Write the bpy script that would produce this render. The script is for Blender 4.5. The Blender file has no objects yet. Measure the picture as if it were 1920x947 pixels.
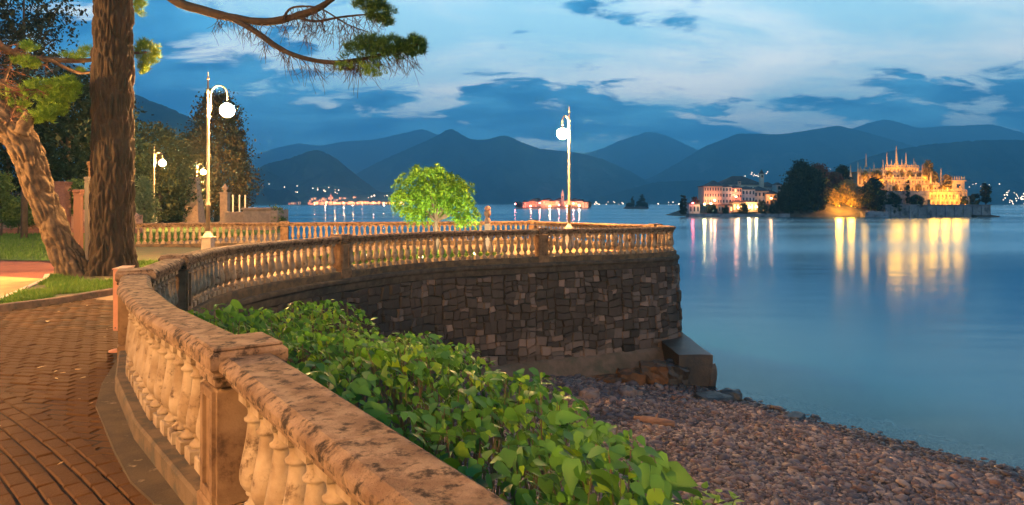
import bpy, bmesh, math, random
import numpy as np
from mathutils import Vector, Matrix, noise
random.seed(7)
rng = np.random.default_rng(7)
S = bpy.context.scene
COL = S.collection
R = math.radians

# ------------------------------------------------------------------ camera
EYE = 1.8                       # eye height above the promenade (z = 0)
F, HU, HV = 1280.0, 960.0, 381.0   # focal length and horizon of the 1920 px wide photograph
WATER = -3.7
HAZE_DENSITY = 0.00028
LAMP_L = 5000.0
cam_d = bpy.data.cameras.new('camera'); cam = bpy.data.objects.new('camera', cam_d); COL.objects.link(cam)
cam.location = (0, 0, EYE); cam.rotation_euler = (R(90), 0, 0)
cam_d.sensor_width = 36; cam_d.lens = 24; cam_d.shift_y = -0.0482
cam_d.clip_start = 0.05; cam_d.clip_end = 40000
S.camera = cam
S.view_settings.view_transform = 'Standard'; S.view_settings.look = 'None'
S.view_settings.exposure = 0.25; S.view_settings.gamma = 1
S.cycles.use_denoising = True
S.cycles.max_bounces = 6; S.cycles.diffuse_bounces = 2; S.cycles.glossy_bounces = 3
S.cycles.transparent_max_bounces = 8; S.cycles.volume_bounces = 0
S.cycles.sample_clamp_indirect = 6; S.cycles.caustics_reflective = False; S.cycles.caustics_refractive = False
S.cycles.use_light_tree = True

# ------------------------------------------------------------------ node helper
class NT:
    def __init__(s, tree):
        s.t = tree; s.n = tree.nodes; s.l = tree.links
    def node(s, typ, **kw):
        n = s.n.new(typ)
        for k, v in kw.items(): setattr(n, k, v)
        return n
    def put(s, sock, v):
        if v is None: return
        if isinstance(v, bpy.types.NodeSocket): s.l.new(v, sock)
        else:
            if hasattr(sock.default_value, '__len__') and not isinstance(v, (tuple, list)): v = (v,) * len(sock.default_value)
            if hasattr(sock.default_value, '__len__') and len(sock.default_value) == 4 and len(v) == 3: v = (*v, 1)
            sock.default_value = v
    def math(s, op, a, b=None, c=None, clamp=False):
        n = s.node('ShaderNodeMath', operation=op, use_clamp=clamp)
        for i, v in enumerate((a, b, c)): s.put(n.inputs[i], v)
        return n.outputs[0]
    def vmath(s, op, a, b=None, scale=None):
        n = s.node('ShaderNodeVectorMath', operation=op)
        s.put(n.inputs[0], a); s.put(n.inputs[1], b)
        if scale is not None: s.put(n.inputs['Scale'], scale)
        return n.outputs['Value'] if op in ('DOT_PRODUCT', 'LENGTH', 'DISTANCE') else n.outputs[0]
    def mix(s, f, a, b, mode='MIX'):
        n = s.node('ShaderNodeMix', data_type='RGBA', blend_type=mode)
        s.put(n.inputs[0], f); s.put(n.inputs[6], a); s.put(n.inputs[7], b)
        return n.outputs[2]
    def ramp(s, f, stops, interp='LINEAR'):
        n = s.node('ShaderNodeValToRGB'); n.color_ramp.interpolation = interp
        e = n.color_ramp.elements
        while len(e) < len(stops): e.new(0.5)
        for i, (p, c) in enumerate(stops):
            e[i].position = p; e[i].color = (c, c, c, 1) if isinstance(c, (int, float)) else (*c, 1)
        s.put(n.inputs[0], f); return n.outputs[0]
    def smooth(s, x, lo, hi):
        n = s.node('ShaderNodeMapRange', interpolation_type='SMOOTHSTEP')
        s.put(n.inputs[0], x); s.put(n.inputs[1], lo); s.put(n.inputs[2], hi); return n.outputs[0]
    def noise(s, vec, scale, detail=4, rough=0.55, dist=0.0, out=0):
        n = s.node('ShaderNodeTexNoise'); s.put(n.inputs['Vector'], vec)
        s.put(n.inputs['Scale'], scale); s.put(n.inputs['Detail'], detail)
        s.put(n.inputs['Roughness'], rough); s.put(n.inputs['Distortion'], dist)
        return n.outputs[out]
    def voro(s, vec, scale, feature='F1', out='Distance'):
        n = s.node('ShaderNodeTexVoronoi', feature=feature); s.put(n.inputs['Vector'], vec); s.put(n.inputs['Scale'], scale)
        return n.outputs[out]
    def sep(s, v):
        n = s.node('ShaderNodeSeparateXYZ'); s.put(n.inputs[0], v); return n.outputs
    def comb(s, x, y, z):
        n = s.node('ShaderNodeCombineXYZ')
        for i, v in enumerate((x, y, z)): s.put(n.inputs[i], v)
        return n.outputs[0]

# ------------------------------------------------------------------ world: dusk sky and clouds
SUN_EL, SUN_ROT = 5.0, 150.0
W = bpy.data.worlds.new('World'); S.world = W; W.use_nodes = True
w = NT(W.node_tree); w.n.clear()
def build_world():
    d = w.node('ShaderNodeTexCoord').outputs['Generated']
    x, y, z = w.sep(d)
    sky = w.node('ShaderNodeTexSky', sky_type='NISHITA'); sky.sun_disc = False
    sky.sun_elevation = R(SUN_EL); sky.sun_rotation = R(SUN_ROT); sky.air_density = 1.0; sky.dust_density = 0.3; sky.ozone_density = 2.5
    skyc = w.vmath('SCALE', sky.outputs[0], scale=SKY_K)
    az = w.math('MAXIMUM', z, 0.0)
    # evening sky: pale where the last light still reaches the high veil
    zc = w.math('ADD', az, 0.22)
    px = w.math('DIVIDE', x, zc); py = w.math('DIVIDE', y, zc)
    p = w.comb(px, py, 0.0)
    p = w.vmath('ADD', p, CLOUD_OFF)
    big = w.noise(w.vmath('MULTIPLY', p, (0.75, 1.0, 1.0)), 1.35, 2, 0.5, 0.0)
    fine = w.noise(w.vmath('MULTIPLY', p, (0.85, 1.3, 1.0)), 3.6, 12, 0.60, 0.35)
    tot = w.math('ADD', w.math('MULTIPLY', big, 0.46), w.math('MULTIPLY', fine, 0.64))
    # more cloud low over the mountains and towards the west (-x)
    cov = w.math('ADD', w.math('MULTIPLY', w.smooth(az, 0.24, 0.05), 0.16), w.math('MULTIPLY', w.smooth(x, -0.05, -0.5), 0.115))
    tot = w.math('ADD', tot, cov)
    mask = w.smooth(tot, 0.605, 0.675)
    tex = w.noise(w.vmath('MULTIPLY', p, (0.8, 1.25, 1.0)), 2.6, 8, 0.58, 0.3)
    cloud = w.mix(w.smooth(tex, 0.36, 0.66), CLOUD_DARK, CLOUD_LIGHT)
    veil = w.mix(w.smooth(w.noise(w.vmath('MULTIPLY', p, (0.5, 1.1, 1.0)), 1.9, 8, 0.6, 0.3), 0.35, 0.7), (0.60, 1.05, 1.18), (1.6, 1.6, 1.42))
    veil = w.mix(w.smooth(az, 0.27, 0.75), veil, (0.05, 0.22, 0.44))   # the zenith is already deep blue
    clear = w.mix(0.75, skyc, veil)
    c = w.mix(mask, clear, cloud)
    # low veil over the lake
    c = w.mix(w.math('MULTIPLY', w.smooth(az, 0.12, 0.0), 0.6), c, VEIL)
    bg = w.node('ShaderNodeBackground'); w.put(bg.inputs[0], c); bg.inputs[1].default_value = SKY_GAIN
    o = w.node('ShaderNodeOutputWorld'); w.l.new(bg.outputs[0], o.inputs[0])
SKY_K, SKY_GAIN, CLOUD_OFF = 0.10, 1.4, (9.3, 1.1, 0.0)
CLOUD_DARK, CLOUD_LIGHT, VEIL = (0.016, 0.165, 0.37), (0.12, 0.50, 0.78), (0.16, 0.54, 0.80)
build_world()
sun_d = bpy.data.lights.new('sun', 'SUN'); sun_d.energy = 0.12; sun_d.angle = R(15); sun_d.color = (1.0, 0.9, 0.82)
sun = bpy.data.objects.new('sun', sun_d); COL.objects.link(sun)
sun.rotation_euler = (R(90 - SUN_EL), 0, R(180 - SUN_ROT))

# ------------------------------------------------------------------ materials
MATS = {}
def mat(name, col=(0.5, 0.5, 0.5), col2=None, scale=4.0, rough=0.8, bump=0.0, bscale=None, island=0.0, spec=0.3,
        detail=5, emit=None, estr=0.0, trans=0.0, stain=None, sscale=1.5, sthr=(0.5, 0.7), vary=None, stretch=None, coord='Object', sheen=None):
    if name in MATS: return MATS[name]
    m = bpy.data.materials.new(name); m.use_nodes = True
    t = NT(m.node_tree); b = t.n['Principled BSDF']; out = t.n['Material Output']
    vec = t.node('ShaderNodeTexCoord').outputs['Object'] if coord == 'Object' else t.node('ShaderNodeNewGeometry').outputs['Position']
    if stretch: vec = t.vmath('MULTIPLY', vec, stretch)
    c = col
    if col2 is not None:
        f = t.smooth(t.noise(vec, scale, detail, 0.6), 0.34, 0.66)
        c = t.mix(f, col, col2)
    if stain is not None:
        f = t.smooth(t.noise(vec, sscale, 7, 0.68), sthr[0], sthr[1])
        c = t.mix(f, c, stain)
    if island or vary is not None:
        ri = t.node('ShaderNodeNewGeometry').outputs['Random Per Island']
        if vary is not None: c = t.mix(t.ramp(ri, [(i / max(1, len(vary) - 1), q) for i, q in enumerate(vary)]), c, c) if False else t.mix(0.75, c, t.ramp(ri, [(i / max(1, len(vary) - 1), q) for i, q in enumerate(vary)], 'CONSTANT' if len(vary) > 6 else 'LINEAR'))
        if island: c = t.mix(1.0, c, t.ramp(ri, [(0, 1 - island), (1, 1 + island)]), 'MULTIPLY')
    t.put(b.inputs['Base Color'], c)
    b.inputs['Roughness'].default_value = rough
    b.inputs['Specular IOR Level'].default_value = spec
    if emit is not None:
        t.put(b.inputs['Emission Color'], emit); b.inputs['Emission Strength'].default_value = estr
    if bump:
        bn = t.node('ShaderNodeBump'); bn.inputs['Strength'].default_value = 1.0; bn.inputs['Distance'].default_value = bump
        t.put(bn.inputs['Height'], t.noise(vec, bscale or scale * 4, 6, 0.65)); t.l.new(bn.outputs[0], b.inputs['Normal'])
    if trans:
        tr = t.node('ShaderNodeBsdfTranslucent'); t.put(tr.inputs[0], c)
        mx = t.node('ShaderNodeMixShader'); mx.inputs[0].default_value = trans
        t.l.new(b.outputs[0], mx.inputs[1]); t.l.new(tr.outputs[0], mx.inputs[2]); t.l.new(mx.outputs[0], out.inputs[0])
    MATS[name] = m; return m

# ------------------------------------------------------------------ mesh helpers
class MB:
    def __init__(s): s.v = []; s.f = []
    def add(s, vs, fs):
        o = len(s.v); s.v.extend([tuple(q) for q in vs]); s.f.extend([tuple(i + o for i in q) for q in fs]); return s
    def box(s, c, d, rz=0.0, bev=0.0, top=1.0, M=None):
        hx, hy, hz = d[0] / 2, d[1] / 2, d[2] / 2
        ca, sa = math.cos(rz), math.sin(rz)
        def P(x, y, z):
            p = (c[0] + x * ca - y * sa, c[1] + x * sa + y * ca, c[2] + z)
            return tuple(M @ Vector(p)) if M else p
        if bev <= 0:
            vs = [P(sx * hx * k, sy * hy * k, sz) for sz, k in ((-hz, 1), (hz, top)) for sx, sy in ((-1, -1), (1, -1), (1, 1), (-1, 1))]
            return s.add(vs, [(3, 2, 1, 0), (4, 5, 6, 7), (0, 1, 5, 4), (1, 2, 6, 5), (2, 3, 7, 6), (3, 0, 4, 7)])
        b = bev; vs = []
        for z, e in ((-hz, b), (-hz + b, 0), (hz - b, 0), (hz, b)):
            k = top if z > 0 else 1
            x, y = hx * k - e, hy * k - e
            vs += [P(-x, -y, z), P(x, -y, z), P(x, y, z), P(-x, y, z)]
        fs = [(3, 2, 1, 0), (12, 13, 14, 15)]
        for r in range(3):
            for i in range(4):
                j = (i + 1) % 4; fs.append((r * 4 + i, r * 4 + j, r * 4 + 4 + j, r * 4 + 4 + i))
        return s.add(vs, fs)
    def lathe(s, prof, n=12, c=(0, 0, 0), square=()):
        vs = []; m = len(prof)
        for r, z in prof:
            for i in range(n):
                a = 2 * math.pi * (i + 0.5) / n
                vs.append((c[0] + r * math.cos(a), c[1] + r * math.sin(a), c[2] + z))
        fs = [tuple(range(n - 1, -1, -1)), tuple((m - 1) * n + i for i in range(n))]
        for k in range(m - 1):
            for i in range(n):
                j = (i + 1) % n; fs.append((k * n + i, k * n + j, (k + 1) * n + j, (k + 1) * n + i))
        return s.add(vs, fs)
    def tube(s, pts, rad, n=8, cap=True):
        pts = [Vector(p) for p in pts]; m = len(pts)
        if not hasattr(rad, '__len__'): rad = [rad] * m
        vs = []; ref = Vector((0.13, 0.31, 0.94))
        for k in range(m):
            t = (pts[min(k + 1, m - 1)] - pts[max(k - 1, 0)]).normalized()
            if abs(t.dot(ref)) > 0.95: ref = Vector((0.9, 0.3, 0.1))
            a = t.cross(ref).normalized(); b = t.cross(a)
            for i in range(n):
                q = 2 * math.pi * i / n
                vs.append(pts[k] + (a * math.cos(q) + b * math.sin(q)) * rad[k])
        fs = []
        for k in range(m - 1):
            for i in range(n):
                j = (i + 1) % n; fs.append((k * n + i, (k + 1) * n + i, (k + 1) * n + j, k * n + j))
        if cap: fs += [tuple(range(n)), tuple((m - 1) * n + i for i in range(n - 1, -1, -1))]
        return s.add(vs, fs)
    def sweep(s, prof, frames, closed_ends=True):
        """prof: closed loop of (offset, z); frames: [(x, y, nx, ny)] with unit-ish normals."""
        n = len(prof); vs = []
        for (x, y, nx, ny) in frames:
            for o, z in prof: vs.append((x + nx * o, y + ny * o, z))
        fs = []
        for k in range(len(frames) - 1):
            for i in range(n):
                j = (i + 1) % n; fs.append((k * n + i, k * n + j, (k + 1) * n + j, (k + 1) * n + i))
        if closed_ends: fs += [tuple(range(n - 1, -1, -1)), tuple((len(frames) - 1) * n + i for i in range(n))]
        return s.add(vs, fs)
    def mesh(s, name, m, smooth=False):
        me = bpy.data.meshes.new(name); me.from_pydata(s.v, [], s.f); me.validate()
        bm = bmesh.new(); bm.from_mesh(me); bmesh.ops.recalc_face_normals(bm, faces=bm.faces); bm.to_mesh(me); bm.free()
        if smooth: me.shade_smooth()
        me.materials.append(m); return me
    def build(s, name, m, parent=None, smooth=False):
        return link(name, s.mesh(name, m, smooth), parent)

def link(name, me, parent=None, loc=None, rot=None, scale=None):
    o = bpy.data.objects.new(name, me); COL.objects.link(o)
    if parent is not None: o.parent = parent
    if loc is not None: o.location = loc
    if rot is not None: o.rotation_euler = rot
    if scale is not None: o.scale = scale
    return o
def tag(o, label=None, cat=None, group=None, kind=None):
    if label: o['label'] = label
    if cat: o['category'] = cat
    if group: o['group'] = group
    if kind: o['kind'] = kind
    return o
def thing(name, label, cat, loc=(0, 0, 0), group=None, rz=0):
    o = bpy.data.objects.new(name, None); COL.objects.link(o); o.location = loc; o.rotation_euler = (0, 0, rz)
    o.empty_display_size = 0.1
    return tag(o, label, cat, group)
def copy_tree(o, parent=None):
    c = o.copy(); COL.objects.link(c); c.parent = parent
    for ch in list(o.children): copy_tree(ch, c)
    return c
def np_mesh(name, V, Fc, m, smooth=False, parent=None):
    """V (n,3); Fc (k,3) or (k,4) int arrays -> one object"""
    me = bpy.data.meshes.new(name); k = Fc.shape[1]
    me.vertices.add(len(V)); me.vertices.foreach_set('co', np.ascontiguousarray(V, dtype=np.float32).ravel())
    me.loops.add(Fc.size); me.loops.foreach_set('vertex_index', np.ascontiguousarray(Fc, dtype=np.int32).ravel())
    me.polygons.add(len(Fc)); me.polygons.foreach_set('loop_start', np.arange(0, Fc.size, k, dtype=np.int32))
    me.update(calc_edges=True)
    if smooth: me.shade_smooth()
    me.materials.append(m)
    return link(name, me, parent)
def rand_rot(n, up=None, tilt=math.pi):
    """n random rotation matrices; tilt limits how far local z leans from world z"""
    a = rng.uniform(0, 2 * np.pi, n); th = np.arccos(1 - rng.uniform(0, 1, n) * (1 - math.cos(tilt))); ph = rng.uniform(0, 2 * np.pi, n)
    z = np.stack([np.sin(th) * np.cos(ph), np.sin(th) * np.sin(ph), np.cos(th)], 1)
    r = np.stack([np.cos(a), np.sin(a), 0 * a], 1)
    x = r - z * (r * z).sum(1, keepdims=True); x /= np.linalg.norm(x, axis=1, keepdims=True) + 1e-9
    y = np.cross(z, x)
    return np.stack([x, y, z], 2)
def scatter(bv, bf, pos, rot, scl):
    """copies of one small mesh -> arrays"""
    bv = np.asarray(bv, float); bf = np.asarray(bf, int); n = len(pos)
    scl = np.asarray(scl, float)
    if scl.ndim == 1: scl = np.repeat(scl[:, None], 3, 1)
    V = np.einsum('nij,nkj->nki', rot, bv[None] * scl[:, None, :]) + pos[:, None, :]
    Fc = bf[None] + (np.arange(n) * len(bv))[:, None, None]
    return V.reshape(-1, 3), Fc.reshape(-1, bf.shape[1])
def X(u, D): return (u - HU) / F * D
def Z(v, D): return EYE + (HV - v) / F * D
def PX(u, v, D): return Vector((X(u, D), D, Z(v, D)))
def catmull(P, n=8):
    out = []; P = [Vector(p) for p in P]
    for i in range(len(P) - 1):
        a, b, c, d = P[max(i - 1, 0)], P[i], P[i + 1], P[min(i + 2, len(P) - 1)]
        for k in range(n):
            t = k / n
            out.append(0.5 * ((2 * b) + (c - a) * t + (2 * a - 5 * b + 4 * c - d) * t * t + (3 * b - a - 3 * c + d) * t ** 3))
    out.append(P[-1]); return out
class Path:
    """plan polyline with arc length; normal points to the right of travel * side"""
    def __init__(s, pts, side=1):
        s.p = np.array([(q[0], q[1]) for q in pts], float); d = np.diff(s.p, axis=0)
        s.s = np.concatenate([[0], np.cumsum(np.linalg.norm(d, axis=1))]); s.L = s.s[-1]
        t = d / np.linalg.norm(d, axis=1, keepdims=True); tv = np.vstack([t[:1], t[:-1] + t[1:], t[-1:]]); ln = np.linalg.norm(tv, axis=1, keepdims=True)
        tv = tv / ln
        s.n = np.stack([tv[:, 1], -tv[:, 0]], 1) * side
        co = np.ones(len(s.p)); co[1:-1] = 2.0 / np.maximum(ln[1:-1, 0], 1.2)
        s.n = s.n * np.minimum(co, 1.5)[:, None]
    def at(s, q):
        q = min(max(q, 0), s.L); i = min(np.searchsorted(s.s, q, side='right') - 1, len(s.p) - 2)
        t = (q - s.s[i]) / (s.s[i + 1] - s.s[i])
        p = s.p[i] * (1 - t) + s.p[i + 1] * t; n = s.n[i] * (1 - t) + s.n[i + 1] * t
        return p[0], p[1], n[0], n[1]
    def ang(s, q):
        x, y, nx, ny = s.at(q); return math.atan2(ny, nx)
    def frames(s, a, b, step=0.25):
        qs = [a] + [q for q in s.s if a + 1e-3 < q < b - 1e-3] + [b]
        out = []
        for i in range(len(qs) - 1):
            k = max(1, int((qs[i + 1] - qs[i]) / step))
            out += [qs[i] + (qs[i + 1] - qs[i]) * j / k for j in range(k)]
        return [s.at(q) for q in out + [b]]
    def dist(s, x, y):
        P = np.stack([x, y], -1); best = np.full(P.shape[:-1], 1e9)
        for i in range(len(s.p) - 1):
            a, b = s.p[i], s.p[i + 1]; ab = b - a
            t = np.clip(((P - a) @ ab) / (ab @ ab), 0, 1); q = a + t[..., None] * ab
            best = np.minimum(best, np.linalg.norm(P - q, axis=-1))
        return best
def inside(poly, x, y):
    x = np.asarray(x); y = np.asarray(y); r = np.zeros(x.shape, bool); n = len(poly); j = n - 1
    for i in range(n):
        xi, yi = poly[i]; xj, yj = poly[j]
        c = ((yi > y) != (yj > y)) & (x < (xj - xi) * (y - yi) / ((yj - yi) if yj != yi else 1e-9) + xi)
        r ^= c; j = i
    return r
def sheet(name, poly, z, m, thick=0.0):
    bm = bmesh.new(); vs = [bm.verts.new((x, y, z)) for x, y in poly]; f = bm.faces.new(vs)
    bmesh.ops.recalc_face_normals(bm, faces=[f])
    if f.normal.z < 0: f.normal_flip()
    if thick:
        r = bmesh.ops.extrude_face_region(bm, geom=[f])
        for g in r['geom']:
            if isinstance(g, bmesh.types.BMVert): g.co.z -= thick
        bmesh.ops.recalc_face_normals(bm, faces=bm.faces)
    bmesh.ops.triangulate(bm, faces=bm.faces)
    me = bpy.data.meshes.new(name); bm.to_mesh(me); bm.free(); me.materials.append(m)
    return link(name, me)

# ================================================================== the large setting
# balustrade lines in plan (z = 0 is the promenade)
NEAR_PTS = [(2.9, -2.6), (1.35, -0.35), (-0.13, 1.81), (-1.50, 3.76), (-2.72, 5.25), (-3.62, 6.55), (-4.31, 7.82)]
BAST_PTS = [(-4.31, 7.82), (-4.93, 10.04)] + [(p.x, p.y) for p in catmull([(-4.93, 10.04, 0), (-5.31, 12.3, 0), (-4.98, 14.4, 0), (-4.13, 16.5, 0), (-2.39, 19.0, 0), (0.9, 20.95, 0), (3.27, 22.0, 0), (4.7, 22.75, 0), (5.42, 23.4, 0), (5.58, 24.2, 0), (5.25, 25.0, 0)], 6)[1:]]
BACK_PTS = [(5.25, 25.0), (0.94, 30.6), (-9.5, 28.5), (-15.5, 27.2)]
NEAR = Path(NEAR_PTS, 1); BAST = Path(BAST_PTS, 1); BACK = Path(BACK_PTS, 1)
SHORE = [(-9.5, 28.6), (-12.3, 37), (-15.3, 46.5), (-24, 62), (-34, 95), (-90, 190), (-320, 420)]

# --- land
M_soil = mat('earth', (0.10, 0.075, 0.05), (0.16, 0.12, 0.08), 0.8, 0.95, 0.01, 30)
land_poly = NEAR_PTS + BAST_PTS[1:] + BACK_PTS[1:3] + SHORE[1:] + [(-900, 420), (-900, -160), (2.9, -160)]
tag(sheet('ground', land_poly, -0.03, M_soil), kind='structure')

def water_mat():
    m = bpy.data.materials.new('lake_water'); m.use_nodes = True; t = NT(m.node_tree); t.n.clear()
    pos = t.node('ShaderNodeNewGeometry').outputs['Position']
    # distance off the shoreline (towards the lake)
    d = t.vmath('DOT_PRODUCT', t.vmath('SUBTRACT', pos, (5.75, 19.9, 0)), (0.795, 0.606, 0.0))
    nrm = t.node('ShaderNodeBump'); nrm.inputs['Strength'].default_value = 0.35; nrm.inputs['Distance'].default_value = 0.05
    t.put(nrm.inputs['Height'], t.noise(t.vmath('MULTIPLY', pos, (0.10, 0.5, 1)), 1.0, 4, 0.5))
    gl = t.node('ShaderNodeBsdfGlossy'); gl.inputs['Color'].default_value = (0.66, 0.92, 1.0, 1)
    # breeze bands: smoother and rougher streaks across the lake
    band = t.noise(t.vmath('MULTIPLY', pos, (0.0035, 0.022, 1)), 1.0, 3, 0.5)
    t.put(gl.inputs['Roughness'], t.math('ADD', 0.13, t.math('MULTIPLY', t.smooth(band, 0.35, 0.7), 0.09)))
    t.l.new(nrm.outputs[0], gl.inputs['Normal'])
    df = t.node('ShaderNodeBsdfDiffuse'); df.inputs['Color'].default_value = (0.001, 0.055, 0.12, 1)
    tr = t.node('ShaderNodeBsdfTransparent'); tr.inputs['Color'].default_value = (0.10, 0.36, 0.62, 1)
    body = t.node('ShaderNodeMixShader'); t.put(body.inputs[0], t.smooth(d, 0.0, 7.0))
    t.l.new(tr.outputs[0], body.inputs[1]); t.l.new(df.outputs[0], body.inputs[2])
    fr = t.node('ShaderNodeFresnel'); fr.inputs['IOR'].default_value = 1.38
    mx = t.node('ShaderNodeMixShader'); t.l.new(fr.outputs[0], mx.inputs[0]); t.l.new(body.outputs[0], mx.inputs[1]); t.l.new(gl.outputs[0], mx.inputs[2])
    o = t.node('ShaderNodeOutputMaterial'); t.l.new(mx.outputs[0], o.inputs[0]); return m
tag(sheet('water', [(-9500, -300), (9500, -300), (9500, 8200), (-9500, 8200)], WATER, water_mat()), kind='structure')

# --- beach and lake bed
SH0, SHN = np.array([5.75, 19.9]), np.array([-0.795, -0.606])
def beach_z(x, y):
    d = (x - SH0[0]) * SHN[0] + (y - SH0[1]) * SHN[1]
    wob = 0.05 * np.sin(x * 1.7 + y * 0.6) + 0.04 * np.sin(y * 2.1 - x * 0.9) + 0.02 * np.sin(5.1 * x + 3.3 * y)
    z = WATER + np.where(d > 0, 0.105 * d, 0.17 * d) + wob * np.clip(0.35 + d * 0.15, 0.2, 1.0)
    dr = NEAR.dist(x, y)
    bank = -0.55 - 0.85 * np.maximum(dr - 0.3, 0)
    return np.maximum(z, bank)
gx, gy = np.meshgrid(np.arange(-6.5, 70, 0.25), np.arange(-8, 90, 0.25)); gz = beach_z(gx, gy)
ny_, nx_ = gx.shape; idx = np.arange(nx_ * ny_).reshape(ny_, nx_)
quads = np.stack([idx[:-1, :-1], idx[:-1, 1:], idx[1:, 1:], idx[1:, :-1]], -1).reshape(-1, 4)
cxq = gx[:-1, :-1].ravel() + 0.125; cyq = gy[:-1, :-1].ravel() + 0.125
BAST_IN = Path([(x + nx * -0.2, y + ny * -0.2) for x, y, nx, ny in [BAST.at(q) for q in BAST.s]])
keep = ~inside(land_poly, cxq, cyq)
M_beach = mat('beach_gravel', (0.025, 0.020, 0.020), (0.055, 0.040, 0.036), 9, 0.85, 0.02, 60, coord='P')
tag(np_mesh('beach', np.stack([gx.ravel(), gy.ravel(), gz.ravel()], 1), quads[keep], M_beach, True), kind='structure')

# --- mountains round the lake
def forest_mat(name, a, b, c):
    m = bpy.data.materials.new(name); m.use_nodes = True; t = NT(m.node_tree); p = t.n['Principled BSDF']
    pos = t.node('ShaderNodeNewGeometry').outputs['Position']
    col = t.mix(t.smooth(t.noise(pos, 0.006, 6, 0.6), 0.4, 0.62), a, b)
    col = t.mix(t.smooth(t.noise(pos, 0.0035, 8, 0.7), 0.58, 0.68), col, c)
    t.put(p.inputs['Base Color'], col); p.inputs['Roughness'].default_value = 1; p.inputs['Specular IOR Level'].default_value = 0
    bn = t.node('ShaderNodeBump'); bn.inputs['Distance'].default_value = 9; t.put(bn.inputs['Height'], t.noise(pos, 0.05, 4, 0.7)); t.l.new(bn.outputs[0], p.inputs['Normal'])
    return m
M_hill = forest_mat('forested_slope', (0.006, 0.010, 0.008), (0.034, 0.044, 0.030), (0.10, 0.10, 0.09))
def mountain(pts, D, seed, width=1.5, jag=1.0):
    us = np.arange(pts[0][0], pts[-1][0] + 0.1, 4.0)
    vr = np.interp(us, [p[0] for p in pts], [p[1] for p in pts])
    k = np.ones(5) / 5; vr = np.convolve(np.pad(vr, 2, mode='edge'), k, 'valid')
    H = np.array([(EYE + (HV - v) / F * D) for v in vr]); xs = (us - HU) / F * D
    Hm = max(H.max(), 30); ts = np.concatenate([np.linspace(-1, 0, 5)[:-1], np.linspace(0, 1, 26)])
    V = np.zeros((len(ts), len(us), 3))
    for i, t in enumerate(ts):
        for j, x in enumerate(xs):
            h = H[j]; y = D - t * Hm * width
            a = abs(t); base = h * (1 - a) ** 1.12 + (WATER - 6) * a
            q = Vector((x / Hm * 1.5 + seed, y / Hm * 1.5, seed))
            rid = noise.fractal(q, 0.9, 2.1, 6) * 0.16 * Hm * math.sin(math.pi * min(a, 1)) - abs(noise.noise(q * 1.7)) * 0.18 * Hm * math.sin(math.pi * min(a, 1))
            jg = noise.fractal(Vector((x * 0.06, y * 0.06, seed)), 0.7, 2.2, 3) * (2.2 + D * 0.0006) * jag
            V[i, j] = (x, y, base + rid + jg * (1 - a))
    n, m_ = len(ts), len(us); ix = np.arange(n * m_).reshape(n, m_)
    Fq = np.stack([ix[:-1, :-1], ix[:-1, 1:], ix[1:, 1:], ix[1:, :-1]], -1).reshape(-1, 4)
    return tag(np_mesh('mountain', V.reshape(-1, 3), Fq, M_hill, True), kind='structure')
mountain([(20, 90), (140, 120), (200, 150), (262, 181), (310, 198), (360, 222), (400, 258), (440, 318), (462, 368), (476, 390)], 1900, 1.3)
mountain([(420, 352), (470, 322), (505, 305), (545, 297), (568, 288), (590, 280), (612, 286), (640, 304), (680, 338), (712, 360), (760, 374), (800, 384)], 2700, 2.7)
mountain([(380, 330), (440, 318), (480, 316), (515, 326), (545, 345), (590, 352), (630, 347), (655, 352), (700, 366), (770, 378)], 2480, 9.1, 0.9)
mountain([(380, 310), (470, 291), (520, 277), (560, 268), (600, 274), (640, 266), (700, 262), (760, 249), (792, 241), (830, 256), (900, 300), (960, 340)], 6600, 3.2)
mountain([(610, 372), (660, 330), (700, 308), (760, 281), (800, 264), (828, 250), (845, 239), (862, 250), (880, 261), (912, 262), (945, 253), (975, 265), (1010, 279), (1080, 285), (1130, 298), (1180, 320), (1220, 344), (1270, 366), (1330, 380)], 4300, 4.8)
mountain([(1000, 320), (1080, 292), (1130, 279), (1165, 262), (1190, 255), (1215, 246), (1250, 254), (1300, 277), (1340, 296), (1420, 330)], 6900, 5.5)
mountain([(1120, 374), (1180, 350), (1230, 328), (1270, 306), (1320, 275), (1385, 250), (1460, 252), (1500, 247), (1530, 242), (1570, 235), (1620, 247), (1700, 270), (1800, 300), (1950, 340)], 4700, 6.1)
mountain([(1480, 290), (1560, 256), (1600, 240), (1635, 229), (1660, 223), (1690, 231), (1720, 240), (1780, 236), (1860, 233), (1900, 244), (1960, 262), (2060, 280), (2200, 300)], 6300, 7.4)
mountain([(1440, 374), (1500, 346), (1560, 318), (1610, 300), (1660, 285), (1740, 271), (1850, 262), (1920, 263), (2020, 268), (2200, 290), (2400, 330)], 3000, 8.3)
mountain([(1080, 382), (1160, 360), (1230, 341), (1320, 338), (1420, 346), (1520, 352), (1640, 360), (1760, 366)], 3500, 10.2, 1.0)

# ================================================================== stone materials
M_rail = mat('weathered_coping', (0.115, 0.068, 0.040), (0.21, 0.14, 0.088), 7, 0.92, 0.012, 55, stain=(0.024, 0.016, 0.011), sscale=13, sthr=(0.48, 0.64), spec=0.15, coord='P')
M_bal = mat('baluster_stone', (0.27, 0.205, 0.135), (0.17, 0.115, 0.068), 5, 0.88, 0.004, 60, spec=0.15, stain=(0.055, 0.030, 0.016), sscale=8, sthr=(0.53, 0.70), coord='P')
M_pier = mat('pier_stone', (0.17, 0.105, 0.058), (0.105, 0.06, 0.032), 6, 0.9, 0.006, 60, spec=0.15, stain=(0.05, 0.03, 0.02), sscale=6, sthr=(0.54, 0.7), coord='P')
M_plinth = mat('plinth_stone', (0.10, 0.066, 0.036), (0.05, 0.033, 0.019), 5, 0.92, 0.006, 50, stain=(0.04, 0.036, 0.028), sscale=5, sthr=(0.5, 0.68), coord='P')

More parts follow.
